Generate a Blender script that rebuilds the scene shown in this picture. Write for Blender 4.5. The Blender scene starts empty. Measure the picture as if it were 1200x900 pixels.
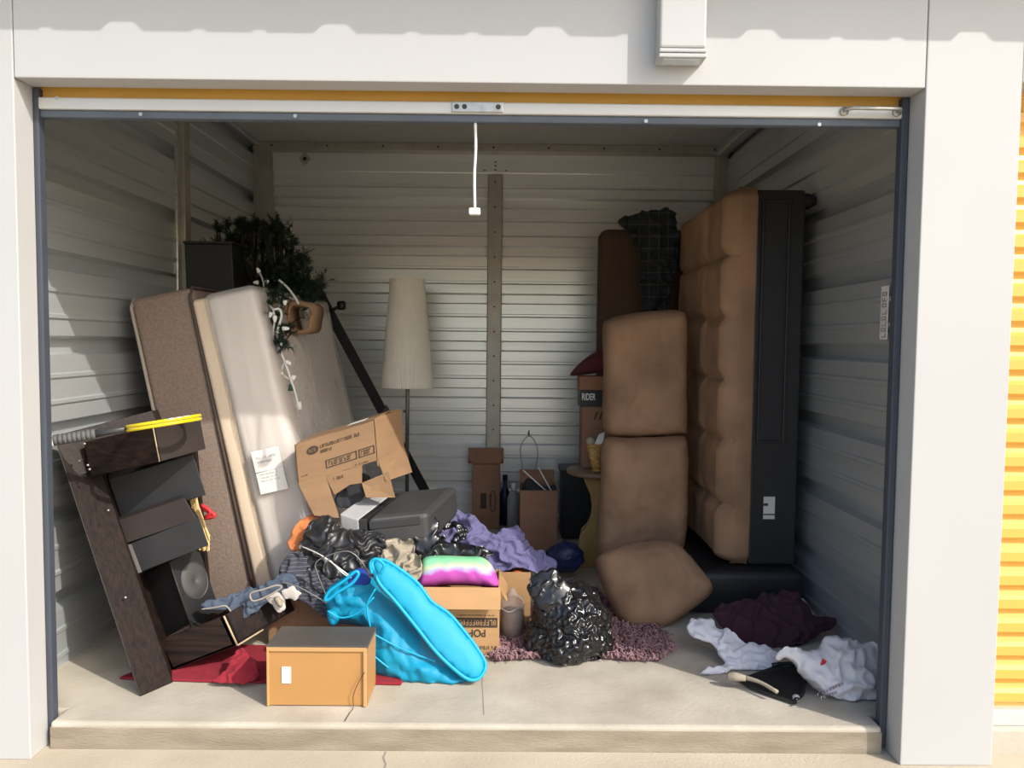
import bpy, bmesh, math, random
import numpy as np
from mathutils import Vector, Matrix, noise
from mathutils.geometry import delaunay_2d_cdt

scene = bpy.context.scene
COL = scene.collection
R = math.radians

# ------------------------------------------------------------------ camera
CAM_H = 1.2
FPX = 900.0
cd = bpy.data.cameras.new('camera')
cam = bpy.data.objects.new('camera', cd)
COL.objects.link(cam)
cd.sensor_width = 36.0
cd.sensor_fit = 'HORIZONTAL'
cd.lens = FPX / 1200.0 * 36.0
cd.clip_start = 0.02
cam.location = (0, 0, CAM_H)
PITCH, YAW, ROLL = -3.15, -0.35, 0.55      # degrees: looking slightly down, slightly right, slight tilt
CAM_ROT = (Matrix.Rotation(R(YAW), 3, 'Z') @ Matrix.Rotation(R(90 + PITCH), 3, 'X') @ Matrix.Rotation(R(ROLL), 3, 'Z'))
cam.rotation_euler = CAM_ROT.to_euler()
scene.camera = cam

# ------------------------------------------------------------------ light
SUN_DIR = Vector((-1.2, 1.0, -1.22)).normalized()
world = bpy.data.worlds.new('sky_world')
scene.world = world
world.use_nodes = True
wn = world.node_tree
bg = wn.nodes['Background']
sky = wn.nodes.new('ShaderNodeTexSky')
sky.sky_type = 'NISHITA'
sky.sun_disc = False
sky.sun_elevation = math.asin(-SUN_DIR.z)
sky.sun_rotation = math.atan2(-SUN_DIR.x, -SUN_DIR.y)
sky.air_density = 1.0
sky.dust_density = 2.5
sky.ozone_density = 0.8
wn.links.new(sky.outputs['Color'], bg.inputs['Color'])
bg.inputs['Strength'].default_value = 0.31
sd = bpy.data.lights.new('sun', 'SUN')
sd.energy = 4.2
sd.color = (1.0, 0.955, 0.88)
sd.angle = R(0.53)
sun = bpy.data.objects.new('sun', sd)
COL.objects.link(sun)
sun.rotation_euler = SUN_DIR.to_track_quat('-Z', 'Y').to_euler()
sun.location = (6, -6, 8)
vs = scene.view_settings
vs.view_transform = 'Standard'
vs.look = 'None'
vs.exposure = -0.2
vs.gamma = 1.0
vs.use_curve_mapping = False

# ------------------------------------------------------------------ helpers
CP = Vector((0, 0, CAM_H))

def ray(px, py):
    return CAM_ROT @ Vector(((px - 600) / FPX, -(py - 450) / FPX, -1.0))

def at(px, py, Y):
    d = ray(px, py)
    return CP + d * (Y / d.y)

def floor_at(px, py, z=0.0):
    d = ray(px, py)
    return CP + d * ((z - CAM_H) / d.z)

def onplane(px, py, p0, n):
    d = ray(px, py)
    return CP + d * ((p0 - CP).dot(n) / d.dot(n))

def V(*a):
    return Vector(a)

MATS = {}

def mat(name, col, rough=0.6, metal=0.0, var=0.12, vscale=6.0, bump=0.0, bscale=40.0, stretch=(1, 1, 1),
        col2=None, coat=0.0, alpha=1.0, sheen=0.0, spec=0.5, detail=4.0, bstretch=None, crumple=0.0, cscale=12.0):
    m = bpy.data.materials.new(name)
    m.use_nodes = True
    t = m.node_tree
    b = t.nodes['Principled BSDF']
    b.inputs['Roughness'].default_value = rough
    b.inputs['Metallic'].default_value = metal
    b.inputs['Coat Weight'].default_value = coat
    b.inputs['Coat Roughness'].default_value = 0.15
    b.inputs['Alpha'].default_value = alpha
    b.inputs['Sheen Weight'].default_value = sheen
    b.inputs['Specular IOR Level'].default_value = spec
    tc = t.nodes.new('ShaderNodeTexCoord')
    mp = t.nodes.new('ShaderNodeMapping')
    mp.inputs['Scale'].default_value = stretch
    t.links.new(tc.outputs['Object'], mp.inputs['Vector'])
    nz = t.nodes.new('ShaderNodeTexNoise')
    nz.inputs['Scale'].default_value = vscale
    nz.inputs['Detail'].default_value = detail
    t.links.new(mp.outputs['Vector'], nz.inputs['Vector'])
    rp = t.nodes.new('ShaderNodeValToRGB')
    c2 = col2 if col2 else tuple(min(1, c * (1 + var)) for c in col)
    c1 = tuple(c * (1 - var) for c in col) if not col2 else col
    rp.color_ramp.elements[0].position = 0.3
    rp.color_ramp.elements[1].position = 0.7
    rp.color_ramp.elements[0].color = (*c1, 1)
    rp.color_ramp.elements[1].color = (*c2, 1)
    t.links.new(nz.outputs['Fac'], rp.inputs['Fac'])
    t.links.new(rp.outputs['Color'], b.inputs['Base Color'])
    last = None
    if bump > 0:
        n2 = t.nodes.new('ShaderNodeTexNoise')
        n2.inputs['Scale'].default_value = bscale
        n2.inputs['Detail'].default_value = 3
        src = mp
        if bstretch:
            src = t.nodes.new('ShaderNodeMapping')
            src.inputs['Scale'].default_value = bstretch
            t.links.new(tc.outputs['Object'], src.inputs['Vector'])
        t.links.new(src.outputs['Vector'], n2.inputs['Vector'])
        bp = t.nodes.new('ShaderNodeBump')
        bp.inputs['Strength'].default_value = bump
        bp.inputs['Distance'].default_value = 0.01
        t.links.new(n2.outputs['Fac'], bp.inputs['Height'])
        t.links.new(bp.outputs['Normal'], b.inputs['Normal'])
        last = bp
    if crumple > 0:
        n3 = t.nodes.new('ShaderNodeTexNoise')
        n3.inputs['Scale'].default_value = cscale * 0.5
        t.links.new(tc.outputs['Object'], n3.inputs['Vector'])
        mx = t.nodes.new('ShaderNodeMixRGB')
        mx.inputs['Fac'].default_value = 0.22
        t.links.new(tc.outputs['Object'], mx.inputs['Color1'])
        t.links.new(n3.outputs['Color'], mx.inputs['Color2'])
        vo = t.nodes.new('ShaderNodeTexVoronoi')
        vo.feature = 'F1'
        vo.inputs['Scale'].default_value = cscale
        t.links.new(mx.outputs['Color'], vo.inputs['Vector'])
        b2 = t.nodes.new('ShaderNodeBump')
        b2.inputs['Strength'].default_value = crumple
        b2.inputs['Distance'].default_value = 0.04
        t.links.new(vo.outputs['Distance'], b2.inputs['Height'])
        if last:
            t.links.new(last.outputs['Normal'], b2.inputs['Normal'])
        t.links.new(b2.outputs['Normal'], b.inputs['Normal'])
    MATS[name] = m
    return m

def stripes(m, axis, scale, col, frac=0.2, extra=None):
    """adds printed / woven stripes along one object axis"""
    t = m.node_tree
    b = t.nodes['Principled BSDF']
    tc = t.nodes.new('ShaderNodeTexCoord')
    for ax, sc, cc, fr in [(axis, scale, col, frac)] + (extra or []):
        sp = t.nodes.new('ShaderNodeSeparateXYZ')
        t.links.new(tc.outputs['Object'], sp.inputs['Vector'])
        mu = t.nodes.new('ShaderNodeMath'); mu.operation = 'MULTIPLY'; mu.inputs[1].default_value = sc
        t.links.new(sp.outputs[ax], mu.inputs[0])
        fr_ = t.nodes.new('ShaderNodeMath'); fr_.operation = 'FRACT'
        t.links.new(mu.outputs[0], fr_.inputs[0])
        lt = t.nodes.new('ShaderNodeMath'); lt.operation = 'LESS_THAN'; lt.inputs[1].default_value = fr
        t.links.new(fr_.outputs[0], lt.inputs[0])
        mx = t.nodes.new('ShaderNodeMixRGB')
        prev = b.inputs['Base Color'].links[0].from_socket
        t.links.new(lt.outputs[0], mx.inputs['Fac'])
        t.links.new(prev, mx.inputs['Color1'])
        mx.inputs['Color2'].default_value = (*cc, 1)
        t.links.new(mx.outputs['Color'], b.inputs['Base Color'])

def link(name, me, material=None, parent=None, smooth=False):
    """mesh data in world space -> object; origin at base (top-level) or in the parent's frame"""
    o = bpy.data.objects.new(name, me)
    COL.objects.link(o)
    if parent is not None:
        me.transform(world_of(parent).inverted())
        o.parent = parent
    elif len(me.vertices):
        co = np.empty(len(me.vertices) * 3); me.vertices.foreach_get('co', co)
        co = co.reshape(-1, 3)
        c = Vector(((co[:, 0].min() + co[:, 0].max()) / 2, (co[:, 1].min() + co[:, 1].max()) / 2, co[:, 2].min()))
        me.transform(Matrix.Translation(-c))
        o.location = c
    if material is not None:
        me.materials.append(material)
    if smooth:
        me.polygons.foreach_set('use_smooth', [True] * len(me.polygons))
    me.update()
    return o

def world_of(o):
    m = Matrix.Translation(o.location) @ o.rotation_euler.to_matrix().to_4x4()
    return world_of(o.parent) @ m if o.parent else m

def pyd(name, verts, faces, material=None, parent=None, smooth=False):
    me = bpy.data.meshes.new(name)
    me.from_pydata([tuple(v) for v in verts], [], [tuple(f) for f in faces])
    me.update()
    return link(name, me, material, parent, smooth)

def bmo(name, bm, material=None, parent=None, smooth=False):
    bmesh.ops.recalc_face_normals(bm, faces=bm.faces)
    me = bpy.data.meshes.new(name)
    bm.to_mesh(me); bm.free()
    return link(name, me, material, parent, smooth)

def empty(name, loc, label, cat, group=None, rot=(0, 0, 0)):
    o = bpy.data.objects.new(name, None)
    COL.objects.link(o)
    o.location = loc
    o.rotation_euler = rot
    o.empty_display_size = 0.05
    return tag(o, label, cat, group)

def tag(o, label, cat, group=None, kind=None):
    o['label'] = label
    o['category'] = cat
    if group: o['group'] = group
    if kind: o['kind'] = kind
    return o

def struct(o):
    o['kind'] = 'structure'
    return o

def bm_ppd(bm, O, U, W, D, bevel=0.0, seg=2):
    """parallelepiped O + U + W + D added to bm"""
    b2 = bmesh.new()
    vv = [b2.verts.new(O + U * i + W * j + D * k) for k in (0, 1) for j in (0, 1) for i in (0, 1)]
    for f in ((0, 1, 3, 2), (4, 6, 7, 5), (0, 4, 5, 1), (2, 3, 7, 6), (0, 2, 6, 4), (1, 5, 7, 3)):
        b2.faces.new([vv[i] for i in f])
    bmesh.ops.recalc_face_normals(b2, faces=b2.faces)
    if bevel > 0:
        bmesh.ops.bevel(b2, geom=list(b2.edges), offset=bevel, segments=seg, affect='EDGES', profile=0.5)
    me = bpy.data.meshes.new('tmp'); b2.to_mesh(me); b2.free()
    bm.from_mesh(me); bpy.data.meshes.remove(me)

def ppd(name, O, U, W, D, material, parent=None, bevel=0.003, seg=2, smooth=False):
    bm = bmesh.new()
    bm_ppd(bm, Vector(O), Vector(U), Vector(W), Vector(D), bevel, seg)
    return bmo(name, bm, material, parent, smooth)

def box(name, lo, hi, material, parent=None, bevel=0.003, seg=2, smooth=False):
    lo, hi = Vector(lo), Vector(hi)
    d = hi - lo
    return ppd(name, lo, V(d.x, 0, 0), V(0, 0, d.z), V(0, d.y, 0), material, parent, bevel, seg, smooth)

def prism(name, pts, ext, material, parent=None, bevel=0.0):
    """planar polygon (world points) extruded along ext"""
    bm = bmesh.new()
    a = [bm.verts.new(p) for p in pts]
    b = [bm.verts.new(Vector(p) + ext) for p in pts]
    bm.faces.new(a); bm.faces.new(b[::-1])
    n = len(a)
    for i in range(n):
        bm.faces.new((a[i], b[i], b[(i + 1) % n], a[(i + 1) % n]))
    if bevel > 0:
        bmesh.ops.recalc_face_normals(bm, faces=bm.faces)
        bmesh.ops.bevel(bm, geom=list(bm.edges), offset=bevel, segments=2, affect='EDGES', profile=0.5)
    return bmo(name, bm, material, parent)

def bm_tube(bm, pts, r, sides=8, cap=True):
    pts = [Vector(p) for p in pts]
    n = len(pts)
    rr = r if isinstance(r, (list, tuple)) else [r] * n
    rings = []
    up = None
    for i, p in enumerate(pts):
        t = (pts[min(i + 1, n - 1)] - pts[max(i - 1, 0)]).normalized()
        if up is None:
            up = Vector((0, 0, 1)) if abs(t.z) < 0.9 else Vector((1, 0, 0))
        a = t.cross(up).normalized()
        up = a.cross(t).normalized()
        rings.append([bm.verts.new(p + (a * math.cos(2 * math.pi * k / sides) + up * math.sin(2 * math.pi * k / sides)) * rr[i]) for k in range(sides)])
    for i in range(n - 1):
        for k in range(sides):
            bm.faces.new((rings[i][k], rings[i][(k + 1) % sides], rings[i + 1][(k + 1) % sides], rings[i + 1][k]))
    if cap:
        bm.faces.new(rings[0][::-1]); bm.faces.new(rings[-1])

def smooth_path(pts, n=8, closed=False):
    pts = [Vector(p) for p in pts]
    out = []
    m = len(pts)
    rng = range(m) if closed else range(m - 1)
    for i in rng:
        g = (lambda k: pts[k % m]) if closed else (lambda k: pts[max(0, min(m - 1, k))])
        p0, p1, p2, p3 = g(i - 1), g(i), g(i + 1), g(i + 2)
        for k in range(n):
            t = k / n
            out.append(0.5 * ((2 * p1) + (p2 - p0) * t + (2 * p0 - 5 * p1 + 4 * p2 - p3) * t * t + (3 * p1 - p0 - 3 * p2 + p3) * t ** 3))
    if not closed:
        out.append(pts[-1])
    return out

def tube(name, pts, r, material, parent=None, sides=8, path=0, closed=False):
    if path:
        n0 = len(pts)
        pts = smooth_path(pts, path, closed)
        if isinstance(r, (list, tuple)):
            r = [r[min(i // path, n0 - 1)] + (r[min(i // path + 1, n0 - 1)] - r[min(i // path, n0 - 1)]) * (i % path) / path for i in range(len(pts))]
        if closed:
            pts.append(pts[0].copy())
    bm = bmesh.new()
    bm_tube(bm, pts, r, sides, cap=not closed)
    return bmo(name, bm, material, parent, True)

def lathe(name, prof, c, material, parent=None, n=32, smooth=True, ripple=0.0, nr=0, squash=1.0):
    verts, faces = [], []
    for (r, z) in prof:
        for k in range(n):
            a = 2 * math.pi * k / n
            q = r * (1 + (ripple if k % 2 else 0.0))
            verts.append((c[0] + q * math.cos(a), c[1] + q * math.sin(a) * squash, c[2] + z))
    m = len(prof)
    for i in range(m - 1):
        for k in range(n):
            faces.append((i * n + k, i * n + (k + 1) % n, (i + 1) * n + (k + 1) % n, (i + 1) * n + k))
    return pyd(name, verts, faces, material, parent, smooth)

def inflate(name, outline, p0, n, T, material, parent=None, back=0.35, step=0.014, rad=None, folds=(), seed=1,
            zmin=0.004, curve=True, ymin=None, world_pts=False, jag=0.0, shape=0.5, want_front=False):
    """soft body with the given outline: outline lies on the plane (p0, n), n faces the viewer side;
    bulges by T in front and T*back behind, with folds"""
    p0 = Vector(p0); n = Vector(n).normalized()
    e1 = Vector((0, 0, 1)).cross(n)
    if e1.length < 1e-4: e1 = Vector((1, 0, 0))
    e1.normalize(); e2 = n.cross(e1)
    P = []
    for q in outline:
        w = Vector(q) if world_pts else onplane(q[0], q[1], p0, n)
        P.append(Vector(((w - p0).dot(e1), (w - p0).dot(e2), 0)))
    if curve: P = smooth_path(P, 6, True)
    # resample boundary
    B = []
    m = len(P)
    L = [(P[(i + 1) % m] - P[i]).length for i in range(m)]
    tot = sum(L)
    cnt = max(12, int(tot / step))
    acc, i = 0.0, 0
    for k in range(cnt):
        s = tot * k / cnt
        while acc + L[i] < s:
            acc += L[i]; i += 1
        q = P[i].lerp(P[(i + 1) % m], (s - acc) / max(L[i], 1e-9))
        if jag:
            q = q + Vector((noise.noise(q * 40 + Vector((seed, 0, 0))), noise.noise(q * 40 + Vector((0, seed, 5))), 0)) * jag
        B.append((q.x, q.y))
    Bn = np.array(B)
    rnd = random.Random(seed)
    xs = np.arange(Bn[:, 0].min(), Bn[:, 0].max(), step)
    ys = np.arange(Bn[:, 1].min(), Bn[:, 1].max(), step * 0.87)
    G = []
    for j, y in enumerate(ys):
        for x in xs:
            G.append((x + (step / 2 if j % 2 else 0) + rnd.uniform(-.15, .15) * step, y + rnd.uniform(-.15, .15) * step))
    G = np.array(G)
    a = Bn; b = np.roll(Bn, -1, axis=0)
    inside = np.zeros(len(G), bool)
    for k in range(len(a)):
        (x1, y1), (x2, y2) = a[k], b[k]
        c = ((y1 > G[:, 1]) != (y2 > G[:, 1]))
        if y1 != y2:
            inside ^= c & (G[:, 0] < (x2 - x1) * (G[:, 1] - y1) / (y2 - y1) + x1)
    G = G[inside]
    def dist(pts):
        d = np.full(len(pts), 1e9)
        ab = b - a
        l2 = (ab ** 2).sum(1) + 1e-12
        for k in range(len(a)):
            t = np.clip(((pts - a[k]) @ ab[k]) / l2[k], 0, 1)
            d = np.minimum(d, np.hypot(*(pts - (a[k] + t[:, None] * ab[k])).T))
        return d
    if len(G):
        d = dist(G)
        keep = d > step * 0.45
        G, d = G[keep], d[keep]
    nb = len(B)
    allp = [Vector(q) for q in B] + [Vector((float(x), float(y))) for x, y in G]
    res = delaunay_2d_cdt(allp, [], [list(range(nb))], 1, 1e-6)
    rv, rf, orig = res[0], res[2], res[3]
    pts = np.array([(v.x, v.y) for v in rv])
    d = dist(pts)
    onb = d < 1e-5
    rad = rad or max(d.max(), 1e-4)
    front, backv = [], []
    verts, faces = [], []
    fi, bi = {}, {}
    off = Vector((seed * 3.17, seed * 1.31, seed * 0.77))
    for k, (x, y) in enumerate(pts):
        q = min(d[k] / rad, 1.0)
        h = T * (1 - (1 - q) ** 2) ** shape
        f = 0.0
        for (amp, freq, ang, warp) in folds:
            s = x * math.cos(ang) + y * math.sin(ang)
            w = noise.noise(Vector((x, y, 0)) * 5 + off) * warp + 0.5 * noise.noise(Vector((x, y, 0)) * 13 + off) * warp
            g = math.sin(freq * s + w * 6.28)
            g = (1 - abs(g)) ** 1.5 - 0.35
            f += amp * g * (0.4 + 0.9 * (0.5 + noise.noise(Vector((x, y, 2)) * 6 + off)))
        f *= min(1, q * 3 + 0.25) if not onb[k] else 0.25
        base = p0 + e1 * x + e2 * y
        p = base + n * (h + f)
        if p.z < zmin: p.z = zmin
        fi[k] = len(verts); verts.append(p)
        if onb[k]:
            bi[k] = fi[k]
        else:
            p2 = base - n * (h * back - f * 0.3 * (back > 0))
            if p2.z < zmin: p2.z = zmin
            bi[k] = len(verts); verts.append(p2)
    for f in rf:
        f = list(f)
        if len(f) != 3: continue
        faces.append([fi[k] for k in f])
    nfront = len(faces)
    for f in rf:
        g = [bi[k] for k in f][::-1]
        if len(g) == 3 and set(g) != set(fi[k] for k in f):
            faces.append(g)
    o = pyd(name, verts, faces, material, parent, True)
    return (o, nfront) if want_front else o

def pbd(X, cons, fixed, project, iters, grav=None):
    """relaxes points so every constraint pair reaches its rest length: surplus cloth buckles into folds"""
    n = len(X)
    X0 = X.copy()
    prep = []
    for E, L, k in cons:
        deg = np.bincount(E[:, 0], minlength=n) + np.bincount(E[:, 1], minlength=n)
        prep.append((E[:, 0], E[:, 1], L, k, np.maximum(deg, 1)[:, None]))
    for it in range(iters):
        if grav is not None: X = X + grav
        for i, j, L, k, deg in prep:
            dv = X[j] - X[i]
            l = np.sqrt((dv ** 2).sum(1)) + 1e-9
            c = (k * (l - L) / l)[:, None] * dv
            acc = np.empty_like(X)
            for a in range(3):
                acc[:, a] = np.bincount(i, c[:, a], n) - np.bincount(j, c[:, a], n)
            X = X + acc / deg
        if fixed is not None: X[fixed] = X0[fixed]
        X = project(X)
    return X

def tri_cons(T, P, kb, stretch, kbend_len=1.0):
    """edge and bending constraints of a triangle list"""
    E = np.sort(np.concatenate([T[:, [0, 1]], T[:, [1, 2]], T[:, [2, 0]]]), axis=1)
    O = np.concatenate([T[:, 2], T[:, 0], T[:, 1]])
    key = E[:, 0].astype(np.int64) * 1000003 + E[:, 1]
    order = np.argsort(key, kind='stable')
    k2, o2 = key[order], O[order]
    same = np.nonzero(k2[1:] == k2[:-1])[0]
    B = np.stack([o2[same], o2[same + 1]], 1)
    u, idx = np.unique(key, return_index=True)
    E = E[idx]
    le = np.linalg.norm(P[E[:, 1]] - P[E[:, 0]], axis=1) * stretch
    lb = np.linalg.norm(P[B[:, 1]] - P[B[:, 0]], axis=1) * stretch * kbend_len
    return [(E, le, 0.9), (B, lb, kb)]

def crumple(name, outline, p0, n, T, material, parent=None, excess=1.28, iters=110, step=0.011, seed=1, back=0.2, rad=None,
            zmin=0.004, kb=0.35, lump=0.5, freq=9.0, folds=()):
    """crumpled cloth filling the outline on plane (p0, n): surplus cloth is relaxed until it buckles into folds"""
    o, nfr = inflate(name, outline, p0, n, T * lump, material, None, back=back, step=step, rad=rad, seed=seed, zmin=-9, jag=0.010, folds=folds, want_front=True)
    me = o.data
    loc = o.location.copy()
    N = len(me.vertices)
    co = np.empty(N * 3); me.vertices.foreach_get('co', co); co = co.reshape(-1, 3) + np.array(loc)
    nn = np.array(Vector(n).normalized())
    F = np.array([p.vertices[:] for p in me.polygons])
    front = np.zeros(N, bool)
    fr = F[:nfr]
    front[np.unique(fr)] = True
    ids = np.nonzero(front)[0]
    mp = -np.ones(N, int); mp[ids] = np.arange(len(ids))
    Tt = mp[fr]
    P = co[ids]
    flat = P - np.outer((P - np.array(p0)) @ nn, nn)
    cons = tri_cons(Tt, flat, kb, excess)
    base_h = (P - np.array(p0)) @ nn
    off = Vector((seed * 1.7, seed * 3.1, seed * 0.3))
    X = P.copy()
    w = np.array([noise.noise(Vector(p) * freq + off) + 0.5 * noise.noise(Vector(p) * freq * 2.3 + off) for p in P])
    X = X + np.outer(np.abs(w) * T * 0.9, nn)
    bnd = np.zeros(len(ids), bool)
    ec = np.sort(np.concatenate([Tt[:, [0, 1]], Tt[:, [1, 2]], Tt[:, [2, 0]]]), axis=1)
    u, c = np.unique(ec, axis=0, return_counts=True)
    bnd[np.unique(u[c == 1])] = True
    p0n = np.array(p0)
    def project(X):
        h = (X - p0n) @ nn
        dh = np.clip(h, base_h, base_h + T * 1.3) - h
        X = X + np.outer(dh, nn)
        X[:, 2] = np.maximum(X[:, 2], zmin)
        return X
    X = pbd(X, cons, bnd, project, iters, -nn * 0.0006)
    # slight free edge
    co[ids] = X
    co[:, 2] = np.maximum(co[:, 2], zmin)
    me.vertices.foreach_set('co', (co - np.array(loc)).ravel())
    if parent is not None:
        me.transform(world_of(parent).inverted() @ Matrix.Translation(loc))
        o.location = (0, 0, 0)
        o.parent = parent
    me.update()
    sm = o.modifiers.new('smooth', 'SUBSURF'); sm.levels = 1; sm.render_levels = 1
    return o

def bag(name, c, rad, material, parent=None, seed=1, excess=1.17, sub=6, zmin=0.004, amp=0.2, freq=1.6, top=0.0, iters=45, lim=1.12):
    """filled plastic bag: a lumpy volume whose skin has surplus area and is relaxed into creases"""
    bm = bmesh.new()
    bmesh.ops.create_icosphere(bm, subdivisions=sub, radius=1.0)
    c = Vector(c); off = Vector((seed * 7.3, seed * 2.9, seed * 5.1))
    P = []
    for v in bm.verts:
        d = v.co.normalized()
        h = 1 + amp * noise.noise(d * freq + off)
        if top and d.z > 0.6: h += top * ((d.z - 0.6) / 0.4) ** 2
        P.append((d.x * rad[0] * h, d.y * rad[1] * h, d.z * rad[2] * h))
    P = np.array(P)
    T_ = np.array([[v.index for v in f.verts] for f in bm.faces])
    P[:, 2] = np.maximum(P[:, 2] + c.z, zmin)
    P[:, 0] += c.x; P[:, 1] += c.y
    cons = tri_cons(T_, P, 0.55, excess)
    cc = np.array([c.x, c.y, c.z])
    R0 = np.linalg.norm(P - cc, axis=1)
    w = np.array([noise.noise(Vector(p) * 20 + off) + 0.8 * noise.noise(Vector(p) * 46 + off) for p in P])
    big = np.array([noise.noise(Vector(p) * 7 + off * 2) for p in P])
    X = P + (P - cc) * ((0.075 * w) * np.clip(0.55 + 1.2 * big, 0.1, 1.3) + 0.10 * big)[:, None]
    def project(X):
        dv = X - cc
        r = np.linalg.norm(dv, axis=1) + 1e-9
        X = cc + dv * (np.clip(r, R0 * 0.86, R0 * lim) / r)[:, None]
        X[:, 2] = np.maximum(X[:, 2], zmin)
        return X
    X = pbd(X, cons, None, project, iters, np.array([0, 0, -0.0006]))
    for v, p in zip(bm.verts, X): v.co = p
    o = bmo(name, bm, material, parent, True)
    sm = o.modifiers.new('smooth', 'SUBSURF'); sm.levels = 1; sm.render_levels = 1
    return o

def blob(name, c, rad, material, parent=None, sub=5, amp=0.12, freq=3.0, ridged=0.1, rfreq=6.0, seed=1, zmin=0.004, top=0.0, flat=1.0):
    bm = bmesh.new()
    bmesh.ops.create_icosphere(bm, subdivisions=sub, radius=1.0)
    c = Vector(c); rad = Vector(rad)
    off = Vector((seed * 7.3, seed * 2.9, seed * 5.1))
    for v in bm.verts:
        d = v.co.normalized()
        h = 1 + amp * noise.noise(d * freq + off)
        h += ridged * (1 - 2.2 * abs(noise.noise(d * rfreq + off))) * 0.6
        h += ridged * 0.5 * (1 - 2.2 * abs(noise.noise(d * rfreq * 2.1 + off)))
        if top and d.z > 0.75:
            h += top * ((d.z - 0.75) / 0.25) ** 1.5
        p = Vector((d.x * rad.x, d.y * rad.y, d.z * rad.z)) * h
        if flat != 1.0 and p.z < 0: p.z *= flat
        p += c
        if p.z < zmin: p.z = zmin + 0.002 * noise.noise(d * 9)
        if p.z < zmin: p.z = zmin
        v.co = p
    return bmo(name, bm, material, parent, True)

def marks(name, O, U, W, rows, material, parent, seed=1, fill=0.8, lift=0.0012, glyph=0.6):
    """rows of tiny unreadable letter strokes printed on the face O,U,W; rows = [(u0,u1,w0,w1)] in 0..1"""
    rnd = random.Random(seed)
    O, U, W = Vector(O), Vector(U), Vector(W)
    nrm = U.cross(W).normalized()
    if nrm.dot(CP - O) < 0: nrm = -nrm
    verts, faces = [], []
    def quad(u0, u1, w0, w1):
        i = len(verts)
        for u, w in ((u0, w0), (u1, w0), (u1, w1), (u0, w1)):
            verts.append(O + U * u + W * w + nrm * lift)
        faces.append((i, i + 1, i + 2, i + 3))
    for (u0, u1, w0, w1) in rows:
        hgt = w1 - w0
        cw = hgt * glyph * W.length / U.length
        u = u0
        while u + cw * 0.7 < u1:
            if rnd.random() < fill:
                st = cw * 0.2
                quad(u, u + st, w0, w1)
                k = rnd.randint(0, 3)
                if k != 0: quad(u, u + cw * 0.7, w1 - hgt * 0.18, w1)
                if k != 1: quad(u, u + cw * 0.7, w0, w0 + hgt * 0.18)
                if k > 1: quad(u + cw * 0.5, u + cw * 0.7, w0, w1)
                if k == 1: quad(u, u + cw * 0.6, w0 + hgt * .42, w0 + hgt * .58)
            u += cw
    o = pyd(name, verts, faces, material, parent)
    o['kind'] = 'stuff'
    return o

def quad_part(name, O, U, W, material, parent, lift=0.001, thick=0.0006):
    O, U, W = Vector(O), Vector(U), Vector(W)
    nrm = U.cross(W).normalized()
    if nrm.dot(CP - O) < 0: nrm = -nrm
    return ppd(name, O + nrm * lift, U, W, nrm * thick, material, parent, 0)

def text(name, body, O, U, W, material, parent, lift=0.0012):
    """lettering laid on the face O,U,W, scaled to fill it"""
    cu = bpy.data.curves.new(name, 'FONT')
    cu.body = body
    cu.offset = 0.022
    tmp = bpy.data.objects.new(name, cu)
    COL.objects.link(tmp)
    dg = bpy.context.evaluated_depsgraph_get()
    me = bpy.data.meshes.new_from_object(tmp.evaluated_get(dg))
    bpy.data.objects.remove(tmp); bpy.data.curves.remove(cu)
    co = np.array([v.co[:] for v in me.vertices])
    x0, x1, y0, y1 = co[:, 0].min(), co[:, 0].max(), co[:, 1].min(), co[:, 1].max()
    O, U, W = Vector(O), Vector(U), Vector(W)
    nrm = U.cross(W).normalized()
    if nrm.dot(CP - O) < 0: nrm = -nrm
    for v in me.vertices:
        v.co = O + U * ((v.co.x - x0) / (x1 - x0)) + W * ((v.co.y - y0) / (y1 - y0)) + nrm * lift
    me.materials.clear()
    return link(name, me, material, parent)

# ------------------------------------------------------------------ materials
M_white = mat('painted_panel', (0.475, 0.478, 0.475), 0.5, var=0.02, vscale=1.5)
M_conc = mat('slab_concrete', (0.385, 0.345, 0.275), 0.85, var=0.2, vscale=4.5, bump=0.2, bscale=60, detail=12, col2=(0.54, 0.495, 0.41))
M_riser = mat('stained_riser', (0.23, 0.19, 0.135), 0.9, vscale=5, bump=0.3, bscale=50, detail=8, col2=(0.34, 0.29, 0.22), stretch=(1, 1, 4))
M_apron = mat('apron_concrete', (0.42, 0.36, 0.27), 0.9, var=0.2, vscale=3.0, bump=0.25, bscale=90, detail=8, col2=(0.54, 0.47, 0.36))
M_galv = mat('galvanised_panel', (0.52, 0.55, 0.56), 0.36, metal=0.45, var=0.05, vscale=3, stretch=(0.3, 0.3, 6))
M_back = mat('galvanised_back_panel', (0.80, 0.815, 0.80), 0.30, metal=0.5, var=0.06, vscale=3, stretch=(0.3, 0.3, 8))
M_post = mat('galvanised_post', (0.40, 0.375, 0.325), 0.45, metal=0.5, var=0.12, vscale=9)
M_ceil = mat('ceiling_vinyl', (0.54, 0.53, 0.50), 0.55, var=0.06, vscale=2)
M_track = mat('door_track', (0.05, 0.06, 0.08), 0.6, metal=0.0, var=0.1)
M_alu = mat('aluminium_bar', (0.66, 0.655, 0.63), 0.4, metal=0.3, var=0.03, vscale=2)
M_yellow = mat('yellow_curtain', (0.74, 0.42, 0.085), 0.4, var=0.06, vscale=3, coat=0.2)
M_rubber = mat('rubber_strip', (0.10, 0.12, 0.15), 0.6, var=0.1)
M_steel = mat('zinc_steel', (0.52, 0.51, 0.48), 0.35, metal=0.7, var=0.15, vscale=40)
M_dkhole = mat('dark_hole', (0.02, 0.02, 0.02), 0.8)
M_lens = mat('lamp_lens', (0.55, 0.60, 0.64), 0.25, var=0.05)
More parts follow.
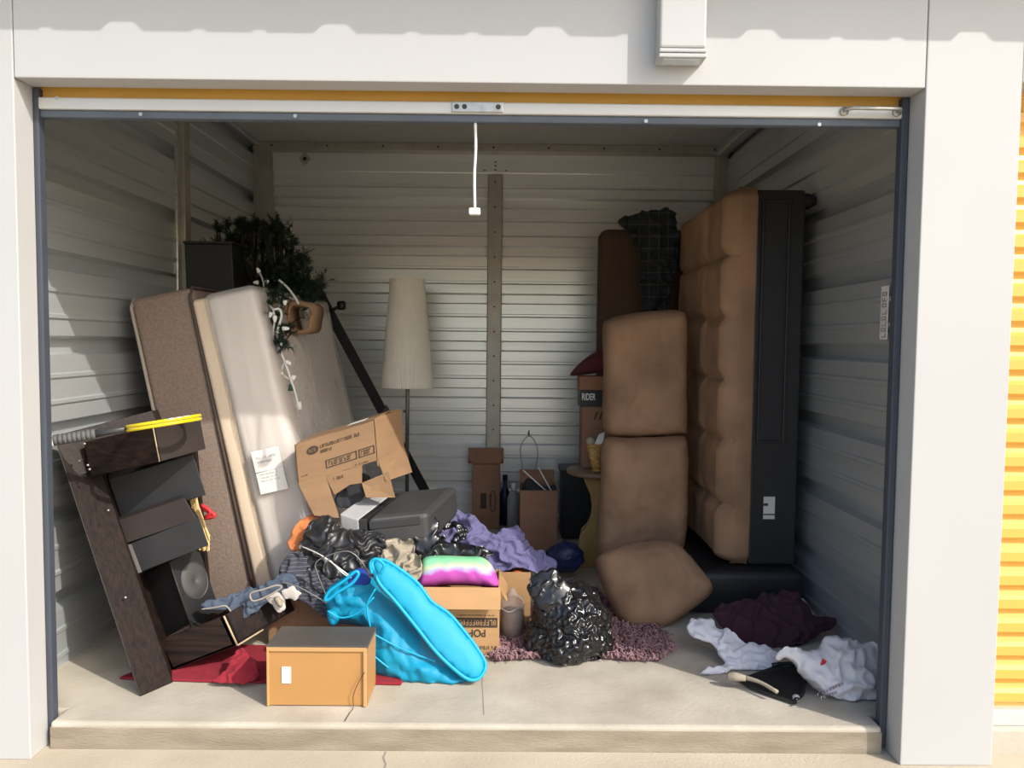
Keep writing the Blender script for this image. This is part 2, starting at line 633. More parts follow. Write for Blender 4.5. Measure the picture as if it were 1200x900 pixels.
M_wplas = mat('white_plastic', (0.80, 0.79, 0.74), 0.4, var=0.03)
M_wood = mat('espresso_wood', (0.004, 0.003, 0.0026), 0.55, spec=0.3, var=0.2, vscale=5, stretch=(16, 16, 0.9), col2=(0.023, 0.012, 0.009), bump=0.10, bscale=12)
M_woodh = mat('espresso_wood_along', (0.005, 0.0035, 0.003), 0.55, spec=0.3, var=0.2, vscale=5, stretch=(1.0, 16, 16), col2=(0.028, 0.014, 0.010), bump=0.10, bscale=12)
M_grayp = mat('grey_black_laminate', (0.024, 0.025, 0.027), 0.55, var=0.2, vscale=7)
M_brownp = mat('brown_black_laminate', (0.034, 0.026, 0.024), 0.55, var=0.2, vscale=7)
M_grayedge = mat('grey_board_edge', (0.16, 0.15, 0.145), 0.6)
M_pale = mat('raw_board_edge', (0.52, 0.40, 0.25), 0.8, var=0.1, vscale=30)
M_black = mat('matt_black', (0.012, 0.012, 0.013), 0.5, var=0.2, vscale=10)
M_blackm = mat('black_metal', (0.010, 0.010, 0.012), 0.4, metal=0.2, var=0.2)
M_cone = mat('speaker_cone', (0.05, 0.047, 0.046), 0.55, var=0.2, vscale=20)
M_mbrown = mat('brown_mattress_damask', (0.20, 0.15, 0.118), 0.9, var=0.2, vscale=90, col2=(0.27, 0.205, 0.165), bump=0.25, bscale=90)
M_piping = mat('dark_piping', (0.08, 0.055, 0.045), 0.8)
M_cream = mat('cream_foam', (0.70, 0.57, 0.42), 0.9, var=0.06, vscale=4, bump=0.1, bscale=100)
M_mwhite = mat('white_mattress', (0.80, 0.73, 0.66), 0.8, var=0.06, vscale=4, bump=0.1, bscale=60)
M_paper = mat('white_paper', (0.80, 0.78, 0.74), 0.8, var=0.03)
M_card = mat('cardboard', (0.29, 0.175, 0.092), 0.85, var=0.10, vscale=5, stretch=(1, 1, 4), bump=0.08, bscale=60)
M_cardl = mat('light_cardboard', (0.47, 0.275, 0.125), 0.85, var=0.07, vscale=5, stretch=(1, 1, 4), bump=0.08, bscale=60)
M_cardd = mat('brown_cardboard', (0.27, 0.145, 0.085), 0.85, var=0.12, vscale=5, stretch=(1, 1, 4))
M_ink = mat('dark_ink', (0.055, 0.038, 0.028), 0.8, var=0.1)
M_lgrey = mat('light_grey_plastic', (0.42, 0.42, 0.42), 0.45, var=0.05)
M_dgrey = mat('dark_grey_plastic', (0.042, 0.042, 0.042), 0.45, var=0.1)
M_bag = mat('black_bin_bag', (0.010, 0.010, 0.011), 0.24, var=0.1, crumple=0.28, cscale=9, bump=0.12, bscale=14, spec=0.6)
M_leather = mat('black_leather', (0.018, 0.018, 0.019), 0.38, var=0.15, bump=0.2, bscale=25)
M_wbag = mat('white_plastic_bag', (0.66, 0.63, 0.645), 0.35, var=0.04, crumple=0.22, cscale=12, bump=0.15, bscale=14)
M_shade = mat('pleated_shade', (0.88, 0.83, 0.71), 0.8, var=0.04, vscale=6)
M_suede = mat('brown_microsuede', (0.29, 0.172, 0.102), 0.95, var=0.28, vscale=4.5, bump=0.2, bscale=16, sheen=0.0, detail=6)
M_suede2 = mat('dark_brown_cover', (0.075, 0.043, 0.028), 0.95, var=0.15, vscale=6)
M_vinyl = mat('black_sofa_vinyl', (0.017, 0.017, 0.019), 0.45, var=0.15, vscale=5, bump=0.06, bscale=60)
M_needle = mat('dark_green_needles', (0.010, 0.026, 0.012), 0.6, var=0.3, vscale=14)
M_bark = mat('tree_stem', (0.03, 0.022, 0.016), 0.8)
M_purple = mat('periwinkle_cloth', (0.135, 0.127, 0.255), 0.9, var=0.12, vscale=6)
M_khaki = mat('khaki_cloth', (0.36, 0.31, 0.23), 0.9, var=0.18, vscale=12)
M_denim = mat('blue_denim', (0.065, 0.088, 0.125), 0.9, var=0.25, vscale=18, bump=0.15, bscale=150)
M_dark = mat('charcoal_cloth', (0.030, 0.030, 0.036), 0.9, var=0.2, vscale=10)
M_stripe = mat('striped_shirt', (0.045, 0.046, 0.062), 0.9, var=0.15, vscale=10)
M_orange = mat('orange_cloth', (0.60, 0.20, 0.065), 0.9, var=0.15, vscale=10)
M_red = mat('red_rug', (0.27, 0.015, 0.028), 0.95, var=0.15, vscale=30, bump=0.2, bscale=120)
M_rug = mat('mauve_shag', (0.17, 0.09, 0.10), 0.9, var=0.25, vscale=25, col2=(0.40, 0.24, 0.25))
M_rugb = mat('rug_backing', (0.11, 0.06, 0.065), 0.95)
M_maroon = mat('maroon_sweater', (0.055, 0.017, 0.030), 0.95, var=0.15, vscale=8)
M_wcloth = mat('white_cotton', (0.70, 0.69, 0.73), 0.9, var=0.04, vscale=6)
M_sockw = mat('off_white_cotton', (0.52, 0.48, 0.43), 0.9, var=0.12, vscale=20)
M_navy = mat('navy_bag', (0.012, 0.022, 0.085), 0.5, var=0.2, vscale=10)
M_tan = mat('tan_wood_laminate', (0.45, 0.235, 0.075), 0.55, var=0.06, vscale=4, bump=0.03, bscale=60)
M_tanl = mat('tan_frame_edge', (0.52, 0.30, 0.115), 0.55, var=0.05)
M_darktop = mat('dark_cabinet_top', (0.085, 0.075, 0.065), 0.5, var=0.1)
M_straw = mat('straw', (0.62, 0.45, 0.20), 0.9, var=0.2, vscale=30, stretch=(6, 6, 1))
M_redr = mat('red_ribbon', (0.60, 0.03, 0.04), 0.6)
M_oak = mat('honey_pine', (0.42, 0.27, 0.085), 0.5, var=0.15, vscale=10, stretch=(4, 4, 0.6))
M_topw = mat('worn_wood_top', (0.21, 0.14, 0.085), 0.5, var=0.15, vscale=10, stretch=(0.6, 4, 4))
M_wicker = mat('golden_wicker', (0.52, 0.32, 0.09), 0.6, var=0.4, vscale=60, bump=0.5, bscale=90)
M_cap = mat('maroon_cap', (0.085, 0.014, 0.020), 0.9, var=0.1)
M_copper = mat('copper_brown_card', (0.30, 0.13, 0.07), 0.7, var=0.1)
M_gripg = mat('grey_grip_tape', (0.10, 0.10, 0.10), 0.7, var=0.2)
M_ryel = mat('yellow_racket', (0.75, 0.58, 0.01), 0.35, var=0.03)
M_jar = mat('clear_jar_plastic', (0.55, 0.53, 0.51), 0.12, alpha=0.35, var=0.03)
M_filling = mat('brown_filling', (0.36, 0.25, 0.20), 0.9, var=0.2, vscale=30)
M_bottle = mat('cloudy_bottle', (0.30, 0.31, 0.31), 0.25, var=0.05)
M_blueb = mat('dark_blue_plastic', (0.012, 0.02, 0.06), 0.4)
M_wire = mat('grey_wire', (0.20, 0.20, 0.19), 0.4, metal=0.5)
M_wwire = mat('white_wire', (0.66, 0.66, 0.62), 0.5)
M_bulb = mat('clear_bulb', (0.78, 0.78, 0.74), 0.2)
M_greenp = mat('green_plug', (0.03, 0.08, 0.05), 0.5)
M_sofatag = mat('white_tag', (0.66, 0.64, 0.58), 0.7)
M_pinkish = mat('wall_label', (0.82, 0.78, 0.74), 0.7, var=0.1, vscale=40)
M_brass = mat('aged_steel_pole', (0.17, 0.16, 0.14), 0.35, metal=0.7)
M_stitch = mat('cream_stitch', (0.34, 0.30, 0.25), 0.9)
M_blue = mat('royal_blue_cloth', (0.015, 0.045, 0.30), 0.85, var=0.1)
M_terra = mat('orange_red_toy', (0.62, 0.12, 0.05), 0.6, var=0.1)
M_rusty = mat('weep_stain', (0.35, 0.3, 0.22), 0.9)

stripes(M_stripe, 2, 75, (0.15, 0.155, 0.18), 0.12)
M_plaid = mat('plaid_blanket', (0.012, 0.018, 0.020), 0.95, var=0.2, vscale=8)
stripes(M_plaid, 0, 14, (0.008, 0.026, 0.016), 0.35, [(2, 13, (0.024, 0.024, 0.032), 0.3), (0, 19, (0.055, 0.052, 0.055), 0.09), (2, 15, (0.055, 0.052, 0.055), 0.09)])

# tie-dye: bands of magenta, pale blue and mint over height with a wavy edge
def tie_dye():
    m = bpy.data.materials.new('tie_dye_cloth'); m.use_nodes = True
    t = m.node_tree; b = t.nodes['Principled BSDF']; b.inputs['Roughness'].default_value = 0.9
    tc = t.nodes.new('ShaderNodeTexCoord')
    nz = t.nodes.new('ShaderNodeTexNoise'); nz.inputs['Scale'].default_value = 16
    t.links.new(tc.outputs['Object'], nz.inputs['Vector'])
    sp = t.nodes.new('ShaderNodeSeparateXYZ'); t.links.new(tc.outputs['Object'], sp.inputs['Vector'])
    ab = t.nodes.new('ShaderNodeMath'); ab.operation = 'MULTIPLY_ADD'
    x2 = t.nodes.new('ShaderNodeMath'); x2.operation = 'MULTIPLY'
    t.links.new(sp.outputs[0], x2.inputs[0]); t.links.new(sp.outputs[0], x2.inputs[1])
    t.links.new(x2.outputs[0], ab.inputs[0]); ab.inputs[1].default_value = 5.0
    ma = t.nodes.new('ShaderNodeMath'); ma.operation = 'MULTIPLY'; ma.inputs[1].default_value = 5.4
    t.links.new(sp.outputs[2], ma.inputs[0])
    t.links.new(ma.outputs[0], ab.inputs[2])
    m2 = t.nodes.new('ShaderNodeMath'); m2.operation = 'MULTIPLY_ADD'; m2.inputs[1].default_value = 0.22
    t.links.new(nz.outputs['Fac'], m2.inputs[0]); t.links.new(ab.outputs[0], m2.inputs[2])
    rp = t.nodes.new('ShaderNodeValToRGB')
    el = rp.color_ramp.elements
    el[0].position = 0.0; el[0].color = (0.58, 0.10, 0.38, 1)
    el[1].position = 0.52; el[1].color = (0.50, 0.08, 0.42, 1)
    for p, c in ((0.59, (0.42, 0.40, 0.66, 1)), (0.65, (0.50, 0.64, 0.38, 1)), (0.74, (0.22, 0.62, 0.34, 1)), (1.0, (0.16, 0.62, 0.42, 1))):
        e = el.new(p); e.color = c
    t.links.new(m2.outputs[0], rp.inputs['Fac'])
    t.links.new(rp.outputs['Color'], b.inputs['Base Color'])
    return m
M_tiedye = tie_dye()

def film(name, col, alpha, rough):
    """thin see-through plastic or net"""
    m = bpy.data.materials.new(name); m.use_nodes = True
    t = m.node_tree; b = t.nodes['Principled BSDF']
    b.inputs['Base Color'].default_value = (*col, 1)
    b.inputs['Roughness'].default_value = rough
    b.inputs['Alpha'].default_value = alpha
    tc = t.nodes.new('ShaderNodeTexCoord')
    nz = t.nodes.new('ShaderNodeTexNoise'); nz.inputs['Scale'].default_value = 6; nz.inputs['Distortion'].default_value = 0.4
    t.links.new(tc.outputs['Object'], nz.inputs['Vector'])
    bp = t.nodes.new('ShaderNodeBump'); bp.inputs['Strength'].default_value = 0.25; bp.inputs['Distance'].default_value = 0.02
    t.links.new(nz.outputs['Fac'], bp.inputs['Height']); t.links.new(bp.outputs['Normal'], b.inputs['Normal'])
    return m
M_film = film('mattress_film', (0.74, 0.70, 0.66), 0.42, 0.22)
M_net = film('turquoise_net', (0.0, 0.33, 0.55), 0.80, 0.6)
M_netd = film('turquoise_net_disc', (0.005, 0.37, 0.58), 0.84, 0.6)
M_netrim = mat('turquoise_binding', (0.0, 0.36, 0.60), 0.5, var=0.05)

# ================================================================== STRUCTURE
XL, XR, YB, ZC = -1.62, 1.385, 5.03, 2.45
YF, YD = 2.28, 2.39            # outer wall face, door plane
OL, OR_ = at(26, 500, YF).x, at(1070, 500, YF).x      # opening edges
OT = at(560, 97, YF).z         # opening top
PRX = at(1180, 500, YF).x
ZA = -0.085                    # apron level

# slab and apron
YLIP = 2.345
slab = struct(prism('floor', [V(x, y, ZA - 0.15) for x, y in ((-3.6, 2.43), (OL + 0.021, 2.43), (OL + 0.021, YLIP), (OR_ - 0.026, YLIP), (OR_ - 0.026, 2.43), (PRX, 2.43), (PRX, YLIP), (4.6, YLIP), (4.6, YB + 0.15), (-3.6, YB + 0.15))], V(0, 0, 0.15 - ZA), M_conc, None, 0.010))
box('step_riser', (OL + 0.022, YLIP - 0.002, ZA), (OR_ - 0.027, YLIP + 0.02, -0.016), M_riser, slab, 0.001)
slab['label'] = 'worn grey concrete slab of the storage unit with a raised front lip'
ap = struct(box('ground', (-14, -14, ZA - 0.2), (14, 2.5, ZA), M_apron, None, 0))
ap['label'] = 'sunlit concrete apron in front of the storage units'
# control joint on the slab (thin dark groove line) and crack in the apron
j0, j1 = floor_at(565, 800), floor_at(566, 838)
def crack(name, pts, w, parent, z, m):
    bm = bmesh.new()
    pts = [Vector((p.x, p.y, z)) for p in pts]
    for i in range(len(pts) - 1):
        d = (pts[i + 1] - pts[i]).normalized(); s = Vector((d.y, -d.x, 0)) * w
        bm.faces.new([bm.verts.new(q) for q in (pts[i] - s, pts[i] + s, pts[i + 1] + s, pts[i + 1] - s)])
    return bmo(name, bm, m, parent)
M_crack = mat('crack_dirt', (0.27, 0.24, 0.19), 0.95)
crack('joint_line', [floor_at(567, 775), floor_at(565, 800), floor_at(566, 820), floor_at(567, 838)], 0.0015, slab, 0.0006, M_crack)
crack('crack', [floor_at(452, 881, ZA), floor_at(449, 888, ZA), floor_at(452, 896, ZA), floor_at(446, 910, ZA)], 0.003, ap, ZA + 0.0006, M_crack)

# corrugated sheets
PER, ZR = 0.308, 1.17
def corr(name, a, b, z0, z1, nrm, material, parent, per=PER, zr=ZR, deep=0.042):
    """horizontally ribbed sheet from a to b (floor points), ribs recessed away from nrm"""
    prof = []
    k0 = int(math.floor((z0 - zr) / per)) - 1
    for k in range(k0, k0 + 14):
        zc = zr + k * per
        prof += [(zc - 0.036, 0), (zc - 0.026, -deep), (zc + 0.026, -deep), (zc + 0.036, 0),
                 (zc + 0.092, 0), (zc + 0.100, 0.008), (zc + 0.112, 0.008), (zc + 0.116, 0),
                 (zc + 0.186, 0), (zc + 0.194, 0.008), (zc + 0.206, 0.008), (zc + 0.210, 0)]
    prof = [(z, d) for z, d in prof if z0 < z < z1]
    prof = [(z0, 0)] + prof + [(z1, 0)]
    verts, faces = [], []
    n = Vector(nrm)
    for z, d in prof:
        for p in (a, b):
            verts.append(Vector((p[0], p[1], z)) + n * d)
    for i in range(len(prof) - 1):
        faces.append((2 * i, 2 * i + 1, 2 * i + 3, 2 * i + 2))
    return pyd(name, verts, faces, material, parent)

wl = struct(box('wall_left', (XL - 0.10, 2.40, 0.0), (XL - 0.045, YB + 0.1, 2.55), M_galv, None, 0))
wr = struct(box('wall_right', (XR + 0.045, 2.40, 0.0), (XR + 0.10, YB + 0.1, 2.55), M_galv, None, 0))
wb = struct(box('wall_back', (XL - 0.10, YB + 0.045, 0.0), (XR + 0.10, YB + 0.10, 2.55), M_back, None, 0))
corr('panel', (XL, 2.40), (XL, 3.84), 0, ZC, (1, 0, 0), M_galv, wl)
corr('panel', (XL, 3.84), (XL, YB), 0, ZC, (1, 0, 0), M_galv, wl)
corr('panel', (XR, 2.40), (XR, YB), 0, ZC, (-1, 0, 0), M_galv, wr)
PX = at(579, 400, YB).x
ZHB = at(560, 203, YB).z
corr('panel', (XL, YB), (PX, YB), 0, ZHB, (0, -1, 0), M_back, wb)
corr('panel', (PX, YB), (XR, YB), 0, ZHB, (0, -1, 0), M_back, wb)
hp = box('header_plate', (XL, YB - 0.012, ZHB), (XR, YB + 0.03, ZC), M_back, wb, 0.002)
for dx, dz in ((0, .11), (0, .085), (0, .06), (-.07, .055), (.07, .055)):
    lathe('rivet', [(0.0, -0.003), (0.006, -0.003), (0.006, 0.003), (0, 0.003)], (PX + dx, YB - 0.014, ZHB - 0.04 + dz), M_dkhole, wb, 8)
# cover post on the back wall
bp_ = box('cover_post', (PX - 0.047, YB - 0.03, 0), (PX + 0.047, YB + 0.0, ZHB - 0.012), M_post, wb, 0.006)
for k in range(11):
    z = ZHB - 0.06 - k * 0.16
    pyd('screw', [(PX + 0.006 * math.cos(a), YB - 0.0312, z + 0.006 * math.sin(a)) for a in [i * math.pi / 3 for i in range(6)]], [tuple(range(6))], M_dkhole, bp_)
bq = at(357, 186, YB - 0.014)
prism('diamond_plate', [bq + V(0.04, 0, 0), bq + V(0, 0, 0.045), bq + V(-0.04, 0, 0), bq + V(0, 0, -0.045)], V(0, 0.004, 0), M_steel, wb)
pyd('bolt_hole', [bq + V(0.013 * math.cos(i * math.pi / 4), -0.001, 0.013 * math.sin(i * math.pi / 4)) for i in range(8)], [tuple(range(8))], M_dkhole, wb)
# posts on the left wall and in the corners
def post(name, lo, hi, parent, m=M_post):
    return box(name, lo, hi, m, parent, 0.004)
yp = 3.86
post('wall_post', (XL - 0.002, yp - 0.05, 0), (XL + 0.035, yp + 0.02, ZC), wl)
post('post_flange', (XL - 0.002, yp - 0.085, 0), (XL + 0.012, yp - 0.05, ZC), wl, M_steel)
post('corner_post', (XL - 0.002, YB - 0.09, 0), (XL + 0.10, YB + 0.002, ZC), wl, M_post)
post('corner_post', (XR - 0.06, YB - 0.09, 0), (XR + 0.002, YB + 0.002, ZC), wr, M_post)
# wall label on the right wall
def on_right(px, py):
    d = ray(px, py); return CP + d * ((XR - 0.010) / d.x)
la, lb_, lc = on_right(1031, 398), on_right(1040, 398), on_right(1031, 336)
lab = ppd('wall_label', la, V(0, lb_.y - la.y, 0), V(0, 0, lc.z - la.z), V(-0.001, 0, 0), M_pinkish, None, 0)
tag(lab, 'narrow pale strip label with faint vertical lettering stuck on the right metal wall', 'label')
marks('printed_lettering', la + V(-0.0015, (lb_.y - la.y), 0), V(0, 0, (lc.z - la.z)), V(0, -(lb_.y - la.y), 0), [(0.04, 0.55, 0.2, 0.8), (0.6, 0.9, 0.2, 0.8)], M_lgrey, lab, 4, 0.95)

# ceiling with seams and channel
ce = struct(box('ceiling', (XL - 0.1, 2.36, ZC), (XR + 0.1, YB + 0.1, ZC + 0.05), M_ceil, None, 0))
for x in (-1.25, -0.5, 0.25, 1.0):
    box('ceiling_seam', (x - 0.012, 2.5, ZC - 0.004), (x + 0.012, YB - 0.05, ZC + 0.001), M_ceil, ce, 0.001)
box('ceiling_channel', (XL, YB - 0.10, ZC - 0.05), (XR, YB - 0.012, ZC), M_post, ce, 0.004)
for k in range(9):
    pyd('screw', [(-1.5 + k * 0.35 + 0.007 * math.cos(a), YB - 0.1012, ZC - 0.025 + 0.007 * math.sin(a)) for a in [i * math.pi / 3 for i in range(6)]], [tuple(range(6))], M_dkhole, ce)
box('corner_trim', (XR - 0.07, 2.5, ZC - 0.06), (XR + 0.002, YB - 0.09, ZC), M_galv, ce, 0.01)
box('corner_trim', (XL - 0.002, 2.5, ZC - 0.03), (XL + 0.04, YB - 0.09, ZC), M_galv, ce, 0.006)

# front wall: header, pillars
GAP = 0.0025
hd = struct(box('wall_front', (OL + GAP, YF, OT), (OR_ - GAP, YF + 0.085, 2.62), M_white, None, 0.003))
PRX = at(1180, 500, YF).x
box('pillar_panel', (OL - 1.6, YF, ZA), (OL, YF + 0.10, 2.62), M_white, hd, 0.003)
box('pillar_panel', (OR_, YF, ZA), (PRX, YF + 0.10, 2.62), M_white, hd, 0.003)
box('neighbour_header', (PRX, YF, OT + 0.02), (PRX + 2.9, YF + 0.10, 2.62), M_white, hd, 0.003)
box('neighbour_pillar', (PRX + 2.72, YF, ZA), (PRX + 4.0, YF + 0.10, OT + 0.02), M_white, hd, 0.003)
box('inner_jamb', (XL - 0.05, YF + 0.10, 0), (OL - 0.004, YF + 0.135, 2.55), M_galv, hd, 0.002)
box('inner_jamb', (OR_ + 0.004, YF + 0.10, 0), (XR + 0.05, YF + 0.135, 2.55), M_galv, hd, 0.002)
# roof sheet with ribs: its edge throws the notched shadow on the header
ZE = at(600, 42, YF).z + 1.22 * 0.32
YE = YF - 0.32
def roof():
    prof = []
    x0 = at(142, 25, YF).x + 1.2 * 0.32
    per = 0.617
    for k in range(-6, 9):
        c = x0 + k * per
        prof += [(c - 0.062, 0), (c - 0.035, 0.026), (c + 0.035, 0.026), (c + 0.062, 0)]
        for q in (0.36 * per, 0.645 * per):
            prof += [(c + q - 0.022, 0), (c + q - 0.014, 0.008), (c + q + 0.014, 0.008), (c + q + 0.022, 0)]
    verts, faces = [], []
    for x, dz in prof:
        for y in (YE, YB + 0.4):
            verts.append((x, y, ZE + dz + (y - YE) * 0.004))
    for i in range(len(prof) - 1):
        faces.append((2 * i, 2 * i + 1, 2 * i + 3, 2 * i + 2))
    return pyd('roof', verts, faces, M_white)
rf = struct(roof())

# roll-up door of this unit, raised: yellow curtain edge, aluminium bar, rubber strip
d1 = struct(bpy.data.objects.new('door_1', None)); COL.objects.link(d1); d1.location = (0, YD, OT)
d1['label'] = 'raised yellow roll-up door with aluminium bottom bar'
zc0 = at(560, 119.5, YD - 0.02).z
zb1 = at(560, 133.5, YD - 0.02).z
zs1 = at(560, 143, YD - 0.012).z
box('curtain', (OL + 0.012, YD, zc0), (OR_ - 0.012, YD + 0.004, 2.30), M_yellow, d1, 0)
lathe('curtain_coil', [(0.0, 0), (0.12, 0), (0.12, OR_ - OL - 0.02), (0, OR_ - OL - 0.02)], (0, 0, 0), M_yellow, None, 24)
coil = bpy.data.objects['curtain_coil']
coil.data.transform(coil.matrix_basis)
coil.data.transform(Matrix.Translation(V(OL + 0.01, YD + 0.135, 2.31)) @ Matrix.Rotation(R(90), 4, 'Y') @ Matrix.Translation(V(0, 0, 0)))
coil.location = (0, 0, 0)
coil.data.transform(world_of(d1).inverted()); coil.parent = d1
bb = box('bottom_bar', (OL + 0.012, YD - 0.022, zb1), (OR_ - 0.012, YD + 0.02, zc0), M_alu, d1, 0.004)
box('weather_strip', (OL + 0.012, YD - 0.012, zs1), (OR_ - 0.012, YD + 0.02, zb1), M_rubber, d1, 0.004)
def plate(px0, px1, py0, py1, name):
    a, b = at(px0, py1, YD - 0.03), at(px1, py0, YD - 0.03)
    o = box(name, (a.x, YD - 0.029, a.z), (b.x, YD - 0.022, b.z), M_steel, d1, 0.003)
    return o, a, b
o, a, b = plate(529, 590, 119, 131, 'lock_plate')
for f in (0.1, 0.25, 0.9):
    cx = a.x + (b.x - a.x) * f
    s = 0.008
    pyd('lock_hole', [(cx + s * math.cos(t), YD - 0.0295, (a.z + b.z) / 2 + s * math.sin(t)) for t in [i * math.pi / 5 for i in range(10)]], [tuple(range(10))], M_dgrey, o)
a, b = at(990, 130, YD - 0.03), at(1052, 131, YD - 0.03)
h = tube('lift_handle', [a + V(0, .005, 0), a + V(0.0, -.018, 0), a + V(0.012, -.03, 0), b + V(-0.012, -.03, 0), b + V(0, -.018, 0), b + V(0, .005, 0)], 0.006, M_steel, d1, 8)
for q in (a, b):
    lathe('handle_boss', [(0, 0), (0.013, 0), (0.013, 0.006), (0, 0.006)], (0, 0, 0), M_steel, None, 14)
    ob = bpy.context.scene.objects[-1] if False else [x for x in COL.objects if x.name.startswith('handle_boss') and x.parent is None][0]
    ob.location = (0, 0, 0)
    ob.data.transform(Matrix.Translation(V(q.x, YD - 0.024, q.z)) @ Matrix.Rotation(R(90), 4, 'X'))
    ob.data.transform(world_of(h).inverted()); ob.parent = h
for px, py in ((67, 115), (165, 134), (346, 136), (757, 142), (960, 146)):
    q = at(px, py, YD - 0.02)
    s = 0.006
    pyd('bolt', [(q.x + s * math.cos(t), YD - 0.0225, q.z + s * math.sin(t)) for t in [i * math.pi / 4 for i in range(8)]], [tuple(range(8))], M_steel, d1)
# guides
for i, (x0, x1) in enumerate(((OL + 0.002, OL + 0.019), (OR_ - 0.024, OR_ - 0.002))):
    t_ = struct(box('trim_%d' % (i + 1), (x0, YF + 0.085, ZA + 0.012), (x1, YF + 0.118, OT), M_track, None, 0.004))
    t_['label'] = 'dark blue-grey steel guide track of the roll-up door'
# pull cord
pc = empty('pull_cord', at(557, 143, YD), 'white pull cord with a small block grip hanging from the raised door bar', 'cord')
tube('cord', [at(557, 142, YD), at(557.5, 175, YD), at(556, 205, YD), at(556.5, 245, YD)], 0.0045, M_wplas, pc, 8, 4)
a, b = at(549.5, 252, YD), at(563, 244, YD)
box('grip', (a.x, YD - 0.012, a.z), (b.x, YD + 0.012, b.z), M_wplas, pc, 0.004)

# wall lamp
a = at(773, 67, YF - 0.07); b = at(829, 0, YF - 0.07)
lx0, lx1, lz0, lz1 = a.x, b.x, a.z, a.z + 0.30
wlamp = empty('wall_lamp', V((lx0 + lx1) / 2, YF, lz0), 'white box-shaped outdoor wall light fixed above the door opening', 'wall light')
lh = box('housing', (lx0, YF - 0.07, lz0 + 0.028), (lx1, YF - 0.002, lz1), M_white, wlamp, 0.006)
box('rim', (lx0 - 0.002, YF - 0.072, lz0), (lx1 + 0.002, YF - 0.002, lz0 + 0.012), M_white, wlamp, 0.003)
box('rim', (lx0 - 0.001, YF - 0.071, lz0 + 0.015), (lx1 + 0.001, YF - 0.002, lz0 + 0.026), M_white, wlamp, 0.003)
box('lens', (lx0 + 0.012, YF - 0.062, lz0 - 0.003), (lx1 - 0.012, YF - 0.02, lz0 + 0.002), M_lens, wlamp, 0.002)

# neighbour's yellow roll-up door
d2 = struct(bpy.data.objects.new('door_2', None)); COL.objects.link(d2); d2.location = (PRX + 1.35, YD, 0)
d2['label'] = 'closed yellow ribbed roll-up door of the neighbouring unit'
SL = 0.0755
sb = bmesh.new()
prof = [(0, 0), (0.012, -0.004), (0.022, -0.016), (0.050, -0.016), (0.062, -0.004), (SL, 0)]
for z, y in prof:
    for x in (0.0, 2.72): sb.verts.new((x, y, z))
sb.verts.ensure_lookup_table()
for i in range(len(prof) - 1):
    sb.faces.new([sb.verts[k] for k in (2 * i, 2 * i + 1, 2 * i + 3, 2 * i + 2)])
sme = bpy.data.meshes.new('slat'); sb.to_mesh(sme); sb.free(); sme.materials.append(M_yellow)
for k in range(27):
    o = bpy.data.objects.new('slat', sme); COL.objects.link(o); o.parent = d2
    o.location = (-1.35, 0, 0.05 + k * SL)
box('bottom_bar', (PRX, YD - 0.03, 0.0), (PRX + 2.72, YD + 0.02, 0.052), M_alu, d2, 0.004)

# ================================================================== LEFT: DRESSER, DRAWERS, RACKET
dr = empty('dark_dresser', floor_at(185, 808), 'tipped dark espresso wood dresser with skewed drawers leaning by the left wall', 'dresser')
O = floor_at(164, 817); U = floor_at(203, 800) - O; U.z = 0
Wt = at(66, 522, 2.66) - O
ppd('corner_post', O, U, Wt, V(-0.03, 0.07, 0), M_wood, dr, 0.004)
# carcass back
ppd('back_panel', at(62, 511, 2.66), at(178, 481, 2.92) - at(62, 511, 2.66), at(84, 560, 2.66) - at(62, 511, 2.66), V(0.01, 0.03, 0), M_woodh, dr, 0.002)
prism('carcass_shade_panel', [V(-1.34, 3.07, 0.004), V(-1.19, 3.07, 0.02), V(-1.25, 3.07, 0.76), V(-1.56, 3.07, 0.84)], V(0, 0.025, 0), M_woodh, dr, 0.002)  # added behind the drawers to block sky light and darken the wall
ppd('side_shade_panel', V(-1.27, 2.70, 0.004), V(-0.018, 0.0, 0.0), V(-0.29, 0.02, 0.80), V(0.0, 0.36, 0), M_wood, dr, 0.002)  # hidden behind the post, added to keep sky light off wall and floor
def corner_box(name, A, B, C, down, ma, parent, bevel=0.003):
    """box from three top corners (left, front corner, right) and the corner's bottom"""
    O = A; U = B - A; D = C - B
    return ppd(name, O, U, down, D, ma, parent, bevel)
def drawer(A, B, C, Bb, ma, md):
    A, B, C = at(*A), at(*B), at(*C)
    dn = at(*Bb) - B
    o = corner_box('drawer', A, B, C, dn, ma, dr)
    # side panel skin in a plainer laminate
    ppd('drawer_side', B + (C - B) * 0.02 + (B - A).normalized() * 0.001, (C - B) * 0.97, dn, (B - A).normalized() * 0.004, md, o, 0.001)
    return o
d_1 = drawer((98, 518, 2.68), (179, 499, 2.60), (233, 487, 2.80), (187, 541, 2.60), M_woodh, M_brownp)
dd = d_1
B = at(179, 499, 2.597); Bb = at(187, 541, 2.597)
tube('edge_tape', [B, Bb], 0.0022, M_pale, d_1, 6)
d_2 = ppd('drawer', at(127, 562, 2.80), at(226, 532, 2.80) - at(127, 562, 2.80), at(143, 610, 2.80) - at(127, 562, 2.80), V(-0.07, 0.13, 0), M_grayp, dr, 0.003)
ppd('drawer_front', at(133, 612, 2.74), at(216, 583, 2.74) - at(133, 612, 2.74), at(148, 637, 2.74) - at(133, 612, 2.74), V(-0.03, 0.05, 0), M_brownp, dr, 0.003)
d_3 = ppd('drawer', at(152, 638, 2.74), at(233, 606, 2.74) - at(152, 638, 2.74), at(164, 671, 2.74) - at(152, 638, 2.74), V(-0.09, 0.16, 0), M_grayp, dr, 0.003)
